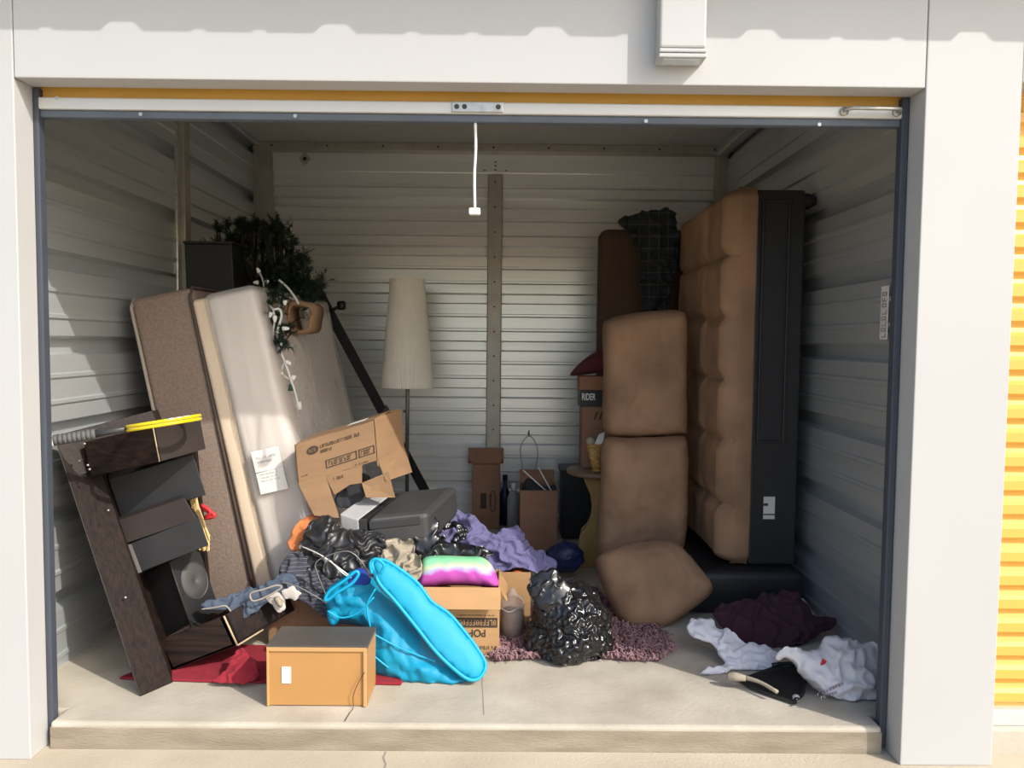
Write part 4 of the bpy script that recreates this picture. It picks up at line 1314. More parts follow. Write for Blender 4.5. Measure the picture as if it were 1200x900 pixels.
st = tube('loose_thread', [at(427, 788, yb0 - 0.012), at(420, 800, yb0 - 0.012), at(414, 815, yb0 - 0.012), floor_at(414, 829, .003), floor_at(410, 835, .003), floor_at(404, 845, .003)], 0.0012, M_maroon, None, 5, 5)
tag(st, 'thin dark red thread trailing down the tan cabinet onto the slab', 'thread')

# red rug under it all
rp_pts = [floor_at(140, 797), floor_at(250, 801), floor_at(310, 802), floor_at(432, 803), floor_at(470, 804), floor_at(476, 792), floor_at(440, 764), floor_at(250, 757), floor_at(190, 775)]
rr_ = prism('red_rug', [V(p.x, p.y, 0.0025) for p in rp_pts], V(0, 0, 0.009), M_red, None, 0.002)
tag(rr_, 'flat red rug lying on the slab under the dresser and hamper', 'rug')
rc = crumple('red_cloth', [(248, 800), (262, 790), (280, 762), (292, 768), (302, 778), (300, 800), (270, 803)], floor_at(275, 800, .012) + V(0, 0, 0.012), (0, -0.6, 1), 0.03, M_red, None, seed=4, zmin=0.013)
tag(rc, 'bunched red cloth corner rising from the rug beside the loose drawer', 'cloth')

# ================================================================== TURQUOISE HAMPER
YH = 2.72
hm = empty('mesh_hamper', floor_at(500, 808), 'collapsed turquoise mesh pop-up laundry hamper slumped beside the tan cabinet', 'laundry hamper')
inflate('net_body', [(381, 704), (384, 690), (402, 676), (416, 668), (436, 676), (445, 690), (470, 715), (505, 755), (545, 790), (556, 800), (535, 808), (502, 811), (470, 805), (436, 787), (432, 760), (433, 738), (416, 733), (392, 729), (385, 716)],
        at(470, 750, YH + 0.04), (-0.15, -1, 0.35), 0.10, M_net, hm, folds=((0.012, 42, 1.2, 0.9), (0.010, 70, 0.4, 1.0)), seed=6, back=0.9)
dpts = [(436, 662), (441, 656), (452, 657), (470, 668), (490, 684), (506, 705), (526, 719), (546, 742), (562, 764), (569, 779), (564, 792), (553, 797), (538, 789), (512, 765), (488, 735), (462, 703), (445, 684)]
dp0 = at(500, 730, YH - 0.055); dn0 = V(0.25, -1, 0.50).normalized()
inflate('net_disc', dpts, dp0, dn0, 0.018, M_netd, hm, seed=2, folds=((0.003, 60, 0.8, 0.8),), back=0.5)
rim = smooth_path([onplane(px, py, dp0 + dn0 * 0.004, dn0) for px, py in dpts], 5, True)
rim.append(rim[0].copy())
bm = bmesh.new(); bm_tube(bm, rim, 0.0065, 8, False); bmo('rim_hoop', bm, M_netrim, hm, True)
mouth = [(381, 703), (386, 693), (404, 680), (416, 670), (420, 673), (412, 684), (396, 694), (386, 702)]
tube('mouth_hoop', [at(px, py, YH - 0.075) for px, py in mouth], 0.006, M_netrim, hm, 7, 5, True)
tube('handle_strap', [at(px, py, YH - 0.06) for px, py in [(436, 672), (434, 660), (441, 655), (450, 662), (446, 672)]], 0.006, M_netrim, hm, 7, 5)
for pts in (((440, 690), (430, 710), (434, 735)), ((384, 716), (400, 724), (420, 718), (438, 700)), ((434, 765), (460, 785), (500, 800), (540, 800)), ((436, 742), (470, 760), (510, 775))):
    tube('spring_wire', [at(px, py, YH - 0.07) for px, py in pts], 0.0035, M_netrim, hm, 6, 6)
inflate('corner_tassel', [(383, 716), (392, 714), (398, 724), (393, 733), (386, 731)], at(390, 722, YH - .04), (0, -1, 0.2), 0.02, M_net, hm, step=0.008)

# ================================================================== CENTRE: POP BOX, BAGS, CLOTHS
f0, f1 = floor_at(492, 768), floor_at(587, 768)
YP = (f0.y + f1.y) / 2
pz = at(540, 688, YP).z
pp = empty('snack_carton', V(-0.2, YP, 0), 'light cardboard carton with upside-down POP lettering and open front flap', 'cardboard box')
x0, x1 = at(493, 740, YP).x, at(585, 740, YP).x
th = 0.005
box('front_wall', (x0, YP, 0.003), (x1, YP + th, pz - 0.003), M_cardl, pp, 0.0005)
box('back_wall', (x0, YP + 0.235, 0.003), (x1, YP + 0.24, pz - 0.003), M_cardl, pp, 0.0005)
box('side_wall', (x0, YP + th, 0.003), (x0 + th, YP + 0.235, pz - 0.003), M_cardl, pp, 0.0005)
box('side_wall', (x1 - th, YP + th, 0.003), (x1, YP + 0.235, pz - 0.003), M_cardl, pp, 0.0005)
box('bottom', (x0, YP + th, 0.003), (x1, YP + 0.235, 0.008), M_cardl, pp, 0.0005)
fl_o = V(x0 - 0.004, YP - 0.004, pz)
fl_w = at(540, 714, YP - 0.05) - at(540, 688, YP)
ppd('flap', fl_o, V(x1 - x0 + 0.008, 0, 0), V(0, fl_w.y - .0, fl_w.z), V(0, -th * 0.8, 0.002), M_cardl, pp, 0.0008)
ppd('flap', V(x1, YP + 0.01, pz - 0.005), V(0.03, 0, -0.05), V(0, 0.21, 0), V(-0.002, 0, -0.004), M_cardl, pp, 0.0008)
ba, bbp = at(530, 735, YP), at(583, 724, YP)
bnd = quad_part('print_band', V(ba.x, YP - 0.0005, ba.z), V(bbp.x - ba.x, 0, 0), V(0, 0, bbp.z - ba.z), M_ink, pp, 0.0005)
wdt = x1 - x0
marks('band_lettering', V(bbp.x - 0.006, YP - 0.0012, bbp.z - 0.008), V(ba.x - bbp.x + 0.012, 0, 0), V(0, 0, ba.z - bbp.z + 0.016), [(0, 1, 0, 1)], M_cardl, bnd, 5, 0.92, 0.001)
qa, qb = at(569, 737.5, YP), at(549, 746.5, YP)
text('printed_lettering', 'POP', V(qa.x, YP, qa.z), V(qb.x - qa.x, 0, 0), V(0, 0, qb.z - qa.z), M_ink, pp)
qa, qb = at(580, 722, YP), at(535, 720, YP)
marks('small_lettering', V(qa.x, YP, qa.z), V(qb.x - qa.x, 0, 0), V(0, 0, qb.z - qa.z), [(0, 1, 0, 1)], M_ink, pp, 6, 0.85)
qa, qb = at(582, 761, YP), at(560, 757, YP)
marks('small_lettering', V(qa.x, YP, qa.z), V(qb.x - qa.x, 0, 0), V(0, 0, qb.z - qa.z), [(0, 0.3, 0, 1), (0.4, 0.95, 0, 1)], M_ink, pp, 8, 0.9)

td = inflate('tie_dye_pillow', [(490, 687), (489, 676), (495, 655), (515, 651), (545, 652), (565, 653), (577, 663), (584, 680), (584, 689), (560, 687), (530, 686), (505, 688)],
             at(540, 690, YP + 0.06), (0, -1, 0.25), 0.07, M_tiedye, None, seed=7, folds=((0.006, 40, 0.1, 0.8),), back=0.8, zmin=pz * 0.5)
tag(td, 'magenta and mint green tie-dye pillow resting on the open snack carton', 'pillow')

gb = bag('bin_bag', (at(525, 630, 3.22).x, 3.30, 0.23), (0.20, 0.13, 0.22), M_bag, None, seed=4)
tag(gb, 'shiny black bin bag heaped behind the tie-dye pillow', 'bin bag', 'black bin bags in the pile')
gb1 = crumple('bin_bag', [(455, 628), (462, 608), (482, 599), (502, 600), (514, 614), (516, 632), (535, 637), (560, 641), (580, 650), (560, 656), (530, 655), (505, 657), (485, 652), (470, 645)],
              at(500, 640, 3.03), (0, -1, 0.5), 0.06, M_bag, None, seed=14, excess=1.28, back=0.5)
tag(gb1, 'torn glossy black plastic bag spilling between khaki cloth and purple sheet', 'bin bag', 'black bin bags in the pile')
kh = crumple('khaki_cloth', [(445, 655), (452, 640), (460, 630), (472, 634), (484, 632), (488, 650), (494, 650), (496, 668), (492, 680), (484, 684), (477, 672), (468, 676), (460, 664)],
             at(470, 655, 2.90), (0, -1, 0.35), 0.06, M_khaki, None, folds=((0.03, 70, 0.2, 0.8),), seed=10, excess=1.55, lump=0.35, freq=16, step=0.008)
tag(kh, 'rumpled khaki beige cloth draped over the rim of the hamper', 'cloth')
pu = crumple('purple_sheet', [(494, 604), (500, 590), (522, 589), (542, 600), (562, 612), (578, 626), (590, 620), (608, 617), (616, 630), (626, 644), (642, 651), (653, 662), (645, 673), (625, 673), (606, 667), (592, 670), (580, 670), (570, 658), (552, 650), (532, 645), (512, 638), (500, 624)],
             at(570, 640, 3.24), (0.15, -1, 0.75), 0.07, M_purple, None, folds=((0.035, 30, 0.95, 1.0), (0.02, 60, 1.8, 1.2)), seed=15, back=0.5, excess=1.35)
tag(pu, 'crumpled periwinkle purple bed sheet strewn behind the tie-dye pillow', 'sheet')
inflate('white_tag', [(559, 642), (565, 639), (569, 645), (563, 648)], at(564, 644, 3.10), (0, -1, 0.4), 0.004, M_paper, pu, step=0.006, curve=False)

# small carton behind jar
a, b = at(586, 715, 3.16), at(622, 671, 3.16)
c2 = empty('small_carton', V((a.x + b.x) / 2, 3.2, 0), 'small plain open carton holding an orange thing behind the clear jar', 'cardboard box')
box('front_wall', (a.x, 3.16, 0.003), (b.x, 3.165, b.z), M_cardl, c2, 0.0005)
box('side_wall', (a.x, 3.165, 0.003), (a.x + .005, 3.33, b.z), M_cardl, c2, 0.0005)
box('side_wall', (b.x - .005, 3.165, 0.003), (b.x, 3.33, b.z), M_cardl, c2, 0.0005)
box('back_wall', (a.x, 3.33, 0.003), (b.x, 3.335, b.z), M_cardl, c2, 0.0005)
ot = inflate('orange_pouch', [(597, 674), (602, 669), (612, 669), (618, 673), (612, 677), (602, 677)], at(607, 672, 3.21), (0, -1, 0.4), 0.03, M_terra, None, step=0.008, seed=3, back=0.9)
tag(ot, 'small orange red pouch sticking out of the plain carton', 'pouch')

# clear jar with brown contents
q = floor_at(600, 756); jx, jy = q.x, q.y + 0.055
jr = empty('clear_jar', V(jx, jy, 0), 'tall clear plastic jar with brown contents beside the black bin bag', 'jar')
jz = at(600, 700, jy).z
rj = 0.049
lathe('jar_wall', [(0, 0.003), (rj, 0.003), (rj, jz - 0.03), (rj * .9, jz - 0.01), (rj * .4, jz + 0.01), (rj * .15, jz + 0.035), (0, jz + 0.036)], (jx, jy, 0.003), M_jar, jr, 28)
lathe('contents', [(0, 0.008), (rj * .93, 0.008), (rj * .93, jz * 0.68), (rj * .5, jz * .74), (0, jz * .74)], (jx, jy, 0.003), M_filling, jr, 24)
tube('wrap_edge', [V(jx - rj, jy - 0.03, jz - 0.03), V(jx - 0.01, jy - 0.055, jz - 0.04), V(jx + rj, jy - 0.02, jz - 0.02)], 0.003, M_wplas, jr, 5, 4)

# big front bin bag
q = floor_at(672, 786)
gb2 = bag('bin_bag', (at(667, 740, q.y + 0.15).x, q.y + 0.165, 0.115), (0.158, 0.155, 0.16), M_bag, None, seed=21, top=0.12, zmin=0.012)
tag(gb2, 'full shiny black bin bag standing on the slab beside the clear jar', 'bin bag', 'black bin bags in the pile')
crumple('tied_neck', [(622, 700), (618, 684), (628, 671), (648, 668), (662, 682), (672, 700), (660, 716), (638, 716)], at(645, 700, q.y + 0.12), (0, -1, 0.4), 0.07, M_bag, gb2, seed=5, excess=1.4, back=0.8, step=0.007, freq=22)

# shag rug
rug = empty('shag_rug', floor_at(680, 770), 'mauve brown shag rug with stringy pile under the black bin bag', 'rug')
rpx = [(572, 778), (600, 777), (635, 774), (665, 777), (705, 774), (735, 778), (775, 778), (792, 765), (775, 742), (735, 722), (690, 690), (655, 690), (600, 735), (575, 750)]
rpts = [floor_at(*p) for p in rpx]
rcen = sum(rpts, V(0, 0, 0)) / len(rpts)
prism('rug_base', [V(rcen.x + (p.x - rcen.x) * 0.96, rcen.y + (p.y - rcen.y) * 0.93, 0.003) for p in rpts], V(0, 0, 0.012), M_rugb, rug)
rnd = random.Random(6)
poly = [(p.x, p.y) for p in rpts]
def inpoly(x, y):
    c = False
    for i in range(len(poly)):
        (x1, y1), (x2, y2) = poly[i], poly[i - 1]
        if (y1 > y) != (y2 > y) and x < (x2 - x1) * (y - y1) / (y2 - y1) + x1: c = not c
    return c
bm = bmesh.new()
cnt = 0
xsr = (min(p[0] for p in poly), max(p[0] for p in poly)); ysr = (min(p[1] for p in poly), max(p[1] for p in poly))
while cnt < 3600:
    x, y = rnd.uniform(*xsr), rnd.uniform(*ysr)
    if not inpoly(x, y): continue
    cnt += 1
    t = rnd.uniform(0, 6.28); l = rnd.uniform(0.012, 0.03)
    p = V(x, y, 0.013); q_ = p + V(math.cos(t) * l * 0.5, math.sin(t) * l * 0.5, rnd.uniform(0.008, 0.022)); e_ = q_ + V(math.cos(t + .6) * l * 0.7, math.sin(t + .6) * l * 0.7, rnd.uniform(-0.012, 0.0))
    bm_tube(bm, [p, q_, e_], [0.0035, 0.0035, 0.002], 4, False)
pl = bmo('pile', bm, M_rug, rug)
pl['kind'] = 'stuff'

# ================================================================== BACK OF THE UNIT
def carton(name, lo, hi, label, m=M_cardd, seams=True):
    lo, hi = Vector(lo), Vector(hi)
    e = empty(name, V((lo.x + hi.x) / 2, (lo.y + hi.y) / 2, lo.z), label, 'cardboard box')
    box('body', lo, hi, m, e, 0.004)
    return e
y = 4.86
a, b = at(553, 620, y), at(586, 545, y)
tb = carton('tall_carton', (a.x, y, 0.003), (b.x, y + 0.15, b.z), 'tall narrow brown carton with open top beside the back wall post', M_cardd)
xl, xr_, zt2 = at(548, 540, y).x, at(590, 540, y).x, at(568, 527, y).z
ppd('top_flap', V(xl, y + 0.06, b.z + 0.0), V(xr_ - xl, 0, 0), V(0, 0.02, zt2 - b.z), V(0, 0.005, 0), M_cardd, tb, 0.001)
ppd('side_flap', V(a.x, y + 0.02, b.z), V(xl - a.x, 0, 0.03), V(0, 0.12, 0), V(0, 0, 0.004), M_cardd, tb, 0.001)
ppd('side_flap', V(b.x, y + 0.02, b.z), V(xr_ - b.x, 0, 0.03), V(0, 0.12, 0), V(0, 0, 0.004), M_cardd, tb, 0.001)
ma, mb_ = at(563, 596, y), at(570, 578, y)
fm = []
quad_part('printed_mark', V(ma.x, y, ma.z), V(mb_.x - ma.x, 0, 0), V(0, 0, mb_.z - ma.z), M_ink, tb, 0.0005)
ma, mb_ = at(574, 600, y), at(581, 575, y)
tube('printed_loop', [V((ma.x + mb_.x) / 2 + 0.45 * (mb_.x - ma.x) * math.cos(t), y - 0.001, (ma.z + mb_.z) / 2 + 0.5 * (mb_.z - ma.z) * math.sin(t)) for t in [i * math.pi / 8 for i in range(16)]], 0.0025, M_ink, tb, 5, 2, True)
marks('printed_lettering', V(ma.x + 0.012, y, ma.z + 0.02), V(0, 0, mb_.z - ma.z - 0.04), V(-0.016, 0, 0), [(0, 1, 0, 1)], M_ink, tb, 2)

# bottles between cartons
q = at(602, 600, 4.72)
bt = empty('plastic_bottle', V(q.x, 4.72, 0), 'cloudy grey plastic bottle with pale cap between the two back cartons', 'bottle')
zb2 = at(602, 575, 4.72).z
lathe('bottle_body', [(0, 0), (0.042, 0), (0.042, zb2 - 0.05), (0.032, zb2 - 0.02), (0.016, zb2), (0, zb2)], (q.x, 4.72, 0.003), M_bottle, bt, 20)
lathe('cap', [(0.0, 0), (0.017, 0), (0.015, 0.045), (0, 0.045)], (q.x, 4.72, zb2), M_wplas, bt, 16)
q = at(591, 590, 5.0)
bt2 = empty('spray_bottle', V(q.x, 4.98, 0), 'narrow dark blue bottle standing right behind the tall carton', 'bottle')
zb3 = at(591, 562, 4.98).z
lathe('bottle_body', [(0, 0), (0.036, 0), (0.036, zb3 - 0.1), (0.014, zb3 - 0.05), (0.014, zb3), (0, zb3)], (q.x + 0.004, 4.98, 0.003), M_blueb, bt2, 18)
lathe('cap', [(0.0, 0), (0.016, 0), (0.016, 0.03), (0, 0.03)], (q.x + 0.004, 4.98, zb3), M_black, bt2, 14)

# open carton with hangers
y = 4.28
a, b = at(609, 650, y), at(653, 575, y)
hb = empty('hanger_carton', V((a.x + b.x) / 2, y + 0.12, 0), 'open brown carton holding clothes hangers near the back wall', 'cardboard box')
box('front_wall', (a.x, y, 0.003), (b.x, y + 0.005, b.z), M_cardd, hb, 0.0005)
box('side_wall', (a.x, y + 0.005, 0.003), (a.x + 0.005, y + 0.25, b.z), M_cardd, hb, 0.0005)
box('side_wall', (b.x - 0.005, y + 0.005, 0.003), (b.x, y + 0.25, b.z), M_cardd, hb, 0.0005)
box('back_wall', (a.x, y + 0.25, 0.003), (b.x, y + 0.255, b.z), M_cardd, hb, 0.0005)
zf = at(630, 555, y + 0.25).z
ppd('back_flap', V(a.x, y + 0.252, b.z), V(b.x - a.x, 0, 0), V(0, 0.03, zf - b.z + 0.02), V(0, 0.004, 0), M_cardd, hb, 0.001)
zl = at(630, 595, y).z
box('tape_line', (a.x, y - 0.0012, zl), (b.x, y, zl + 0.006), M_copper, hb, 0)
bl = inflate('black_clothes', [(612, 574), (618, 560), (630, 566), (642, 570), (650, 568), (653, 578), (640, 582), (620, 582)], at(630, 572, y + 0.10), (0, -1, 0.4), 0.05, M_dark, None, folds=((0.012, 60, 0.3, 1),), step=0.01, zmin=0.2)
tag(bl, 'dark clothes bundled inside the open hanger carton', 'clothes')
g1 = hanger('wire_hanger', [(613, 555), (611, 540), (610, 525), (614, 516), (620, 511), (626, 516), (630, 528), (629, 542), (626, 556)], y + 0.06, 'thin dark wire loop hanger standing up out of the back carton', M_wire, 0.003, 'wire hangers')
tube('hook', [at(620, 511, y + 0.06), at(620, 504, y + 0.06), at(619, 509, y + 0.06)], 0.0035, M_blackm, g1, 6)
g2 = empty('plastic_hanger', at(630, 575, y + 0.04), 'white plastic hanger poking out of the back carton', 'clothes hanger')
tube('arm', [at(613, 551, y + 0.04), at(641, 576, y + 0.04)], 0.0045, M_wplas, g2, 6)
tube('arm', [at(631, 548, y + 0.04), at(647, 577, y + 0.04)], 0.0045, M_wplas, g2, 6)

# black crate between hanger carton and side table
y = 4.62
a, b = at(658, 640, y), at(694, 552, y)
ck = carton('black_crate', (a.x, y, 0.003), (b.x, y + 0.25, b.z), 'black storage crate in the shade behind the small side table', M_black)
ck['category'] = 'crate'
box('crate_rim', (a.x - 0.01, y - 0.01, b.z - 0.03), (b.x + 0.01, y + 0.26, b.z + 0.004), M_black, ck, 0.004)

# side table with scooped leg
yt = 4.08
tz = at(690, 549, yt).z
a = at(664, 549, yt)
tcx = a.x + 0.19
tbl = empty('side_table', V(tcx, yt, 0), 'small round-topped wooden side table with scooped honey pine legs beside the sofa', 'side table')
lathe('table_top', [(0, tz - 0.03), (0.17, tz - 0.03), (0.19, tz - 0.022), (0.19, tz - 0.006), (0.182, tz), (0, tz)], (tcx, yt, 0), M_topw, tbl, 36)
pts = [(683, 556), (686, 566), (692, 580), (694, 594), (692, 608), (687, 620), (680, 627), (677, 645), (675, 668)]
poly_ = [at(px, py, yt - 0.05) for px, py in pts]
poly_[0].z = tz - 0.03
poly_[-1].z = 0.003
xr2 = tcx + 0.12
poly_ += [V(xr2, yt - 0.05, 0.003), V(xr2, yt - 0.05, tz - 0.03)]
prism('leg', poly_, V(0, 0.022, 0), M_oak, tbl, 0.002)
prism('leg', [p + V(0.02, 0.13, 0) for p in poly_], V(0, 0.022, 0), M_oak, tbl, 0.002)
# on the table
y = 4.10
a, b = at(681, 548, y), at(712, 476, y)
kb = carton('plain_carton', (a.x, y - 0.02, tz + 0.002), (a.x + 0.24, y + 0.14, b.z), 'plain brown carton standing on the small side table', M_cardd)
for kx in (0, 6):
    pa_ = [at(696 + kx, 492, y - 0.03), at(698 + kx, 492, y - 0.03), at(701 + kx, 483, y - 0.03), at(699 + kx, 483, y - 0.03)]
    prism('printed_stroke', [V(p.x, y - 0.0205, p.z) for p in pa_], V(0, -0.001, 0), M_ink, kb)
a, b = at(679, 476, y - 0.03), at(712, 441, y - 0.03)
a.z = kb.children[0].location.z
z0 = at(681, 476, y).z + 0.001
sbx = empty('shoe_box', V(a.x + 0.12, y, z0), 'copper and black shoe box with pale lettering on the plain carton', 'shoe box')
zbk0, zbk1 = z0 + 0.012, at(690, 457, y).z
ppd('body', V(a.x + 0.004, y - 0.03, z0), V(0.24, 0, -0.0), V(0, 0, zbk1 - z0), V(0, 0.16, 0), M_black, sbx, 0.002)
ppd('lid', V(a.x, y - 0.034, zbk1 + 0.001), V(0.25, 0, 0), V(0, 0.02, at(690, 441, y).z - zbk1), V(0, 0.15, 0), M_copper, sbx, 0.002)
qa, qb = at(682, 468, y - 0.03), at(698, 462, y - 0.03)
text('printed_lettering', 'RIDER', V(qa.x, y - 0.03, qa.z - 0.004), V(qb.x - qa.x, 0, 0), V(0, 0, qb.z - qa.z + 0.008), M_paper, sbx)
cp = empty('baseball_cap', at(695, 440, y), 'maroon baseball cap lying on top of the shoe box', 'cap')
inflate('crown', [(668, 440), (675, 430), (686, 420), (697, 413), (712, 410), (724, 416), (730, 438), (705, 437), (685, 439)], at(695, 440, y), (0, -1, 0.15), 0.07, M_cap, cp, seed=2, back=0.9, step=0.012, zmin=at(690, 440, y).z - 0.005)
inflate('badge', [(681, 431), (686, 428), (688, 425), (690, 429), (684, 433)], at(685, 430, y - 0.035), (0, -1, 0.3), 0.002, M_copper, cp, step=0.006, curve=False)
# wicker cone and white tissue
wk2 = empty('wicker_cone', at(699, 556, 3.98), 'golden wicker cone basket with white tissue on the side table', 'basket')
a, b = at(700, 555, 3.97), at(697, 520, 3.97)
bm = bmesh.new()
bm_tube(bm, [V(a.x, 3.97, tz + 0.004), V((a.x + b.x) / 2 - .004, 3.97, (tz + b.z) / 2), b], [0.024, 0.032, 0.042], 14)
bmo('basket_body', bm, M_wicker, wk2, True)
for k in range(6):
    t = k / 5.5
    c_ = V(a.x, 3.97, tz + 0.01).lerp(b, t); rr2 = 0.026 + 0.018 * t
    tube('weave_ring', [c_ + V(rr2 * math.cos(q), rr2 * math.sin(q), 0) for q in [i * math.pi / 6 for i in range(12)]], 0.004, M_wicker, wk2, 5, 1, True)
blob('flower_head', at(692, 517, 3.96), (0.022, 0.02, 0.022), M_khaki, wk2, sub=3, amp=.3, freq=5, zmin=0.3)
prism('tissue', [at(695, 525, 3.95), at(702, 509, 3.95), at(709, 506, 3.95), at(706, 526, 3.95)], V(0, 0.012, 0), M_paper, wk2, 0.002)

nb = blob('navy_bag', at(662, 655, 3.85) + V(0, 0, 0.01), (0.085, 0.08, 0.07), M_navy, None, sub=4, seed=9, amp=.2, freq=2.5, ridged=.15)
nb.location.z = nb.location.z
tag(nb, 'small navy blue nylon bag on the floor before the side table', 'bag')

# ================================================================== SOFA ON END
so = empty('upended_sofa', V(1.0, 3.8, 0), 'brown microsuede sofa with black base standing upright on its arm', 'sofa')
YS0 = 3.42
bx0, bx1 = at(880, 500, YS0).x, at(938, 450, YS0).x
ztop = at(905, 222, YS0).z
base = box('base', (bx0, YS0, 0.20), (bx1, 4.35, ztop), M_vinyl, so, 0.012, 3)
# recessed panel frame on the base front
pa, pb_ = at(889, 516, YS0), at(924, 238, YS0)
pa2, pb2 = at(888, 516, YS0), at(922, 238, YS0)
for (x0_, x1_, z0_, z1_) in ((pa.x - .012, pa.x, pa.z - .012, pb_.z + .012), (pb_.x, pb_.x + .012, pa.z - .012, pb_.z + .012), (pa.x, pb_.x, pa.z - .012, pa.z), (pa.x, pb_.x, pb_.z, pb_.z + .012)):
    box('panel_welt', (x0_, YS0 - 0.010, z0_), (x1_, YS0 + 0.004, z1_), M_vinyl, base, 0.004)
ta, tb_ = at(894, 608, YS0), at(908, 582, YS0)
tg = box('care_tag', (ta.x, YS0 - 0.004, ta.z), (tb_.x, YS0 - 0.001, tb_.z), M_sofatag, base, 0.0)
box('tag_print', (ta.x, YS0 - 0.0045, ta.z + 0.06), (ta.x + 0.02, YS0 - 0.003, ta.z + 0.072), M_ink, base, 0)
box('tag_print', (ta.x, YS0 - 0.0045, ta.z + 0.018), (tb_.x, YS0 - 0.003, ta.z + 0.024), M_ink, base, 0)
la_ = at(941, 236, YS0 + 0.08)
tube('foot', [V(bx1 - 0.005, YS0 + 0.08, la_.z), V(bx1 + 0.04, YS0 + 0.08, la_.z), V(bx1 + 0.07, YS0 + 0.08, la_.z + 0.004)], [0.040, 0.036, 0.022], M_black, so, 12)
# arm, lying on the floor
xl_ = at(772, 725, 3.33).x
box('arm', (xl_, 3.33, 0.004), (bx1 + 0.01, 4.35, 0.197), M_vinyl, so, 0.035, 4, True)
# seat cushion: tufted face turned to the left, smooth front edge to the door
XSe = at(846, 450, YS0 - 0.03).x         # seat surface
def seat():
    y0, y1 = YS0 - 0.035, 4.30
    z0, z1 = 0.205, at(850, 218, YS0).z
    zs = [at(860, p, YS0 + 0.1).z for p in (216, 302, 372, 443, 512, 585, 675)]
    zs[0] = z1; zs[-1] = z0
    zs = zs[::-1]
    ysplit = [y0 - 0.02, y0 + 0.34, y1 + 0.02]
    ny, nz_ = 90, 190
    verts, faces = [], []
    def groove(v, cuts):
        # 0 on a seam, 1 in the middle of a cell
        for i in range(len(cuts) - 1):
            if cuts[i] <= v <= cuts[i + 1]:
                t = (v - cuts[i]) / (cuts[i + 1] - cuts[i])
                e = min(t, 1 - t) * (cuts[i + 1] - cuts[i])
                return min(1, e / 0.05)
        return 0
    # outline param around cross-section (x,y): seat face, rounded front edge, front band, back to base
    path_ = []
    for i in range(ny + 1):
        yy = y1 + (y0 + 0.06 - y1) * i / ny
        path_.append((XSe, yy, 'seat'))
    for i in range(1, 8):
        a_ = i / 8 * math.pi / 2
        path_.append((XSe + 0.06 * (1 - math.cos(a_)), y0 + 0.06 - 0.06 * math.sin(a_), 'edge'))
    for i in range(0, 13):
        path_.append((XSe + 0.06 + (bx0 - 0.006 - XSe - 0.06) * i / 12, y0, 'front'))
    path_.append((bx0 - 0.004, y0 + 0.03, 'b'))
    path_.append((bx0 - 0.004, y1, 'b'))
    m = len(path_)
    for j in range(nz_ + 1):
        z = z0 + (z1 - z0) * j / nz_
        ez = min(z - z0, z1 - z)
        rz = 1 - (1 - min(1, ez / 0.06)) ** 2
        for (x, yy, kd) in path_:
            px_, py_ = x, yy
            if kd == 'seat':
                g = min(groove(yy, ysplit) ** 0.5, groove(z, zs) ** 0.5) if True else 1
                b_ = 0.036 * g + 0.008 * noise.noise(Vector((yy * 9, z * 9, 1)))
                px_ = x + 0.034 - b_ + 0.06 * (1 - rz)
            elif kd == 'edge':
                g = groove(z, zs) ** 0.5
                px_ = x - 0.012 * g + 0.026 * (1 - g) + 0.05 * (1 - rz); py_ = yy + 0.004 * noise.noise(Vector((x * 9, z * 9, 3))) + 0.05 * (1 - rz)
            elif kd == 'front':
                t = (x - XSe) / (bx0 - XSe)
                py_ = yy - 0.018 * math.sin(math.pi * t) * rz + 0.004 * noise.noise(Vector((x * 6, z * 5, 5))) + 0.05 * (1 - rz)
            verts.append((px_, py_, z))
    for j in range(nz_):
        for i in range(m - 1):
            faces.append((j * m + i, j * m + i + 1, (j + 1) * m + i + 1, (j + 1) * m + i))
        faces.append((j * m + m - 1, j * m, (j + 1) * m, (j + 1) * m + m - 1))
    faces.append(tuple(range(m)))
    faces.append(tuple(range(nz_ * m, nz_ * m + m))[::-1])
    o = pyd('seat_cushion', verts, faces, M_suede, so, True)
    return o
seat()
# back cushions facing the door
def pillow(name, outl, Y, T, m, parent, seed, lean=0.0, folds=((0.008, 26, 0.2, 0.8),), back=0.7, rad=0.07, step=0.016):
    c = at(sum(p[0] for p in outl) / len(outl), sum(p[1] for p in outl) / len(outl), Y)
    return inflate(name, outl, c, (0, -1, lean), T, m, parent, folds=folds, seed=seed, back=back, rad=rad, step=step)
pillow('back_cushion', [(706, 385), (712, 374), (735, 368), (770, 364), (796, 364), (805, 374), (805, 430), (805, 500), (800, 509), (770, 511), (735, 512), (710, 508), (706, 480), (707, 430)], 3.78, 0.10, M_suede, so, 3)
pillow('back_cushion', [(707, 516), (735, 513), (770, 512), (800, 511), (806, 522), (806, 570), (804, 625), (795, 645), (760, 655), (720, 655), (700, 650), (700, 610), (704, 560)], 3.70, 0.10, M_suede, so, 4, folds=((0.012, 30, 0.3, 1.0),))
# backrest frame behind, seen above the cushions
y = 4.42
a, b = at(703, 300, y), at(775, 268, y)
bm = bmesh.new()
bm_ppd(bm, V(a.x, y, 0.20), V(bx0 - a.x - 0.0, 0, 0), V(0, 0, b.z - 0.20), V(0, 0.16, 0), 0.05, 4)
bmo('backrest', bm, M_suede2, so, True)

pb3 = crumple('plaid_blanket', [(724, 262), (730, 254), (740, 252), (752, 248), (768, 247), (782, 245), (792, 250), (794, 280), (792, 310), (788, 330), (782, 366), (770, 374), (755, 372), (748, 330), (750, 306), (743, 288), (735, 272)],
              at(765, 300, 4.30), (0, -1, 0.1), 0.06, M_plaid, None, folds=((0.06, 38, 0.12, 0.5),), seed=13, back=0.4, excess=1.4)
tag(pb3, 'dark green and grey plaid blanket hung over the back of the upended sofa', 'blanket')

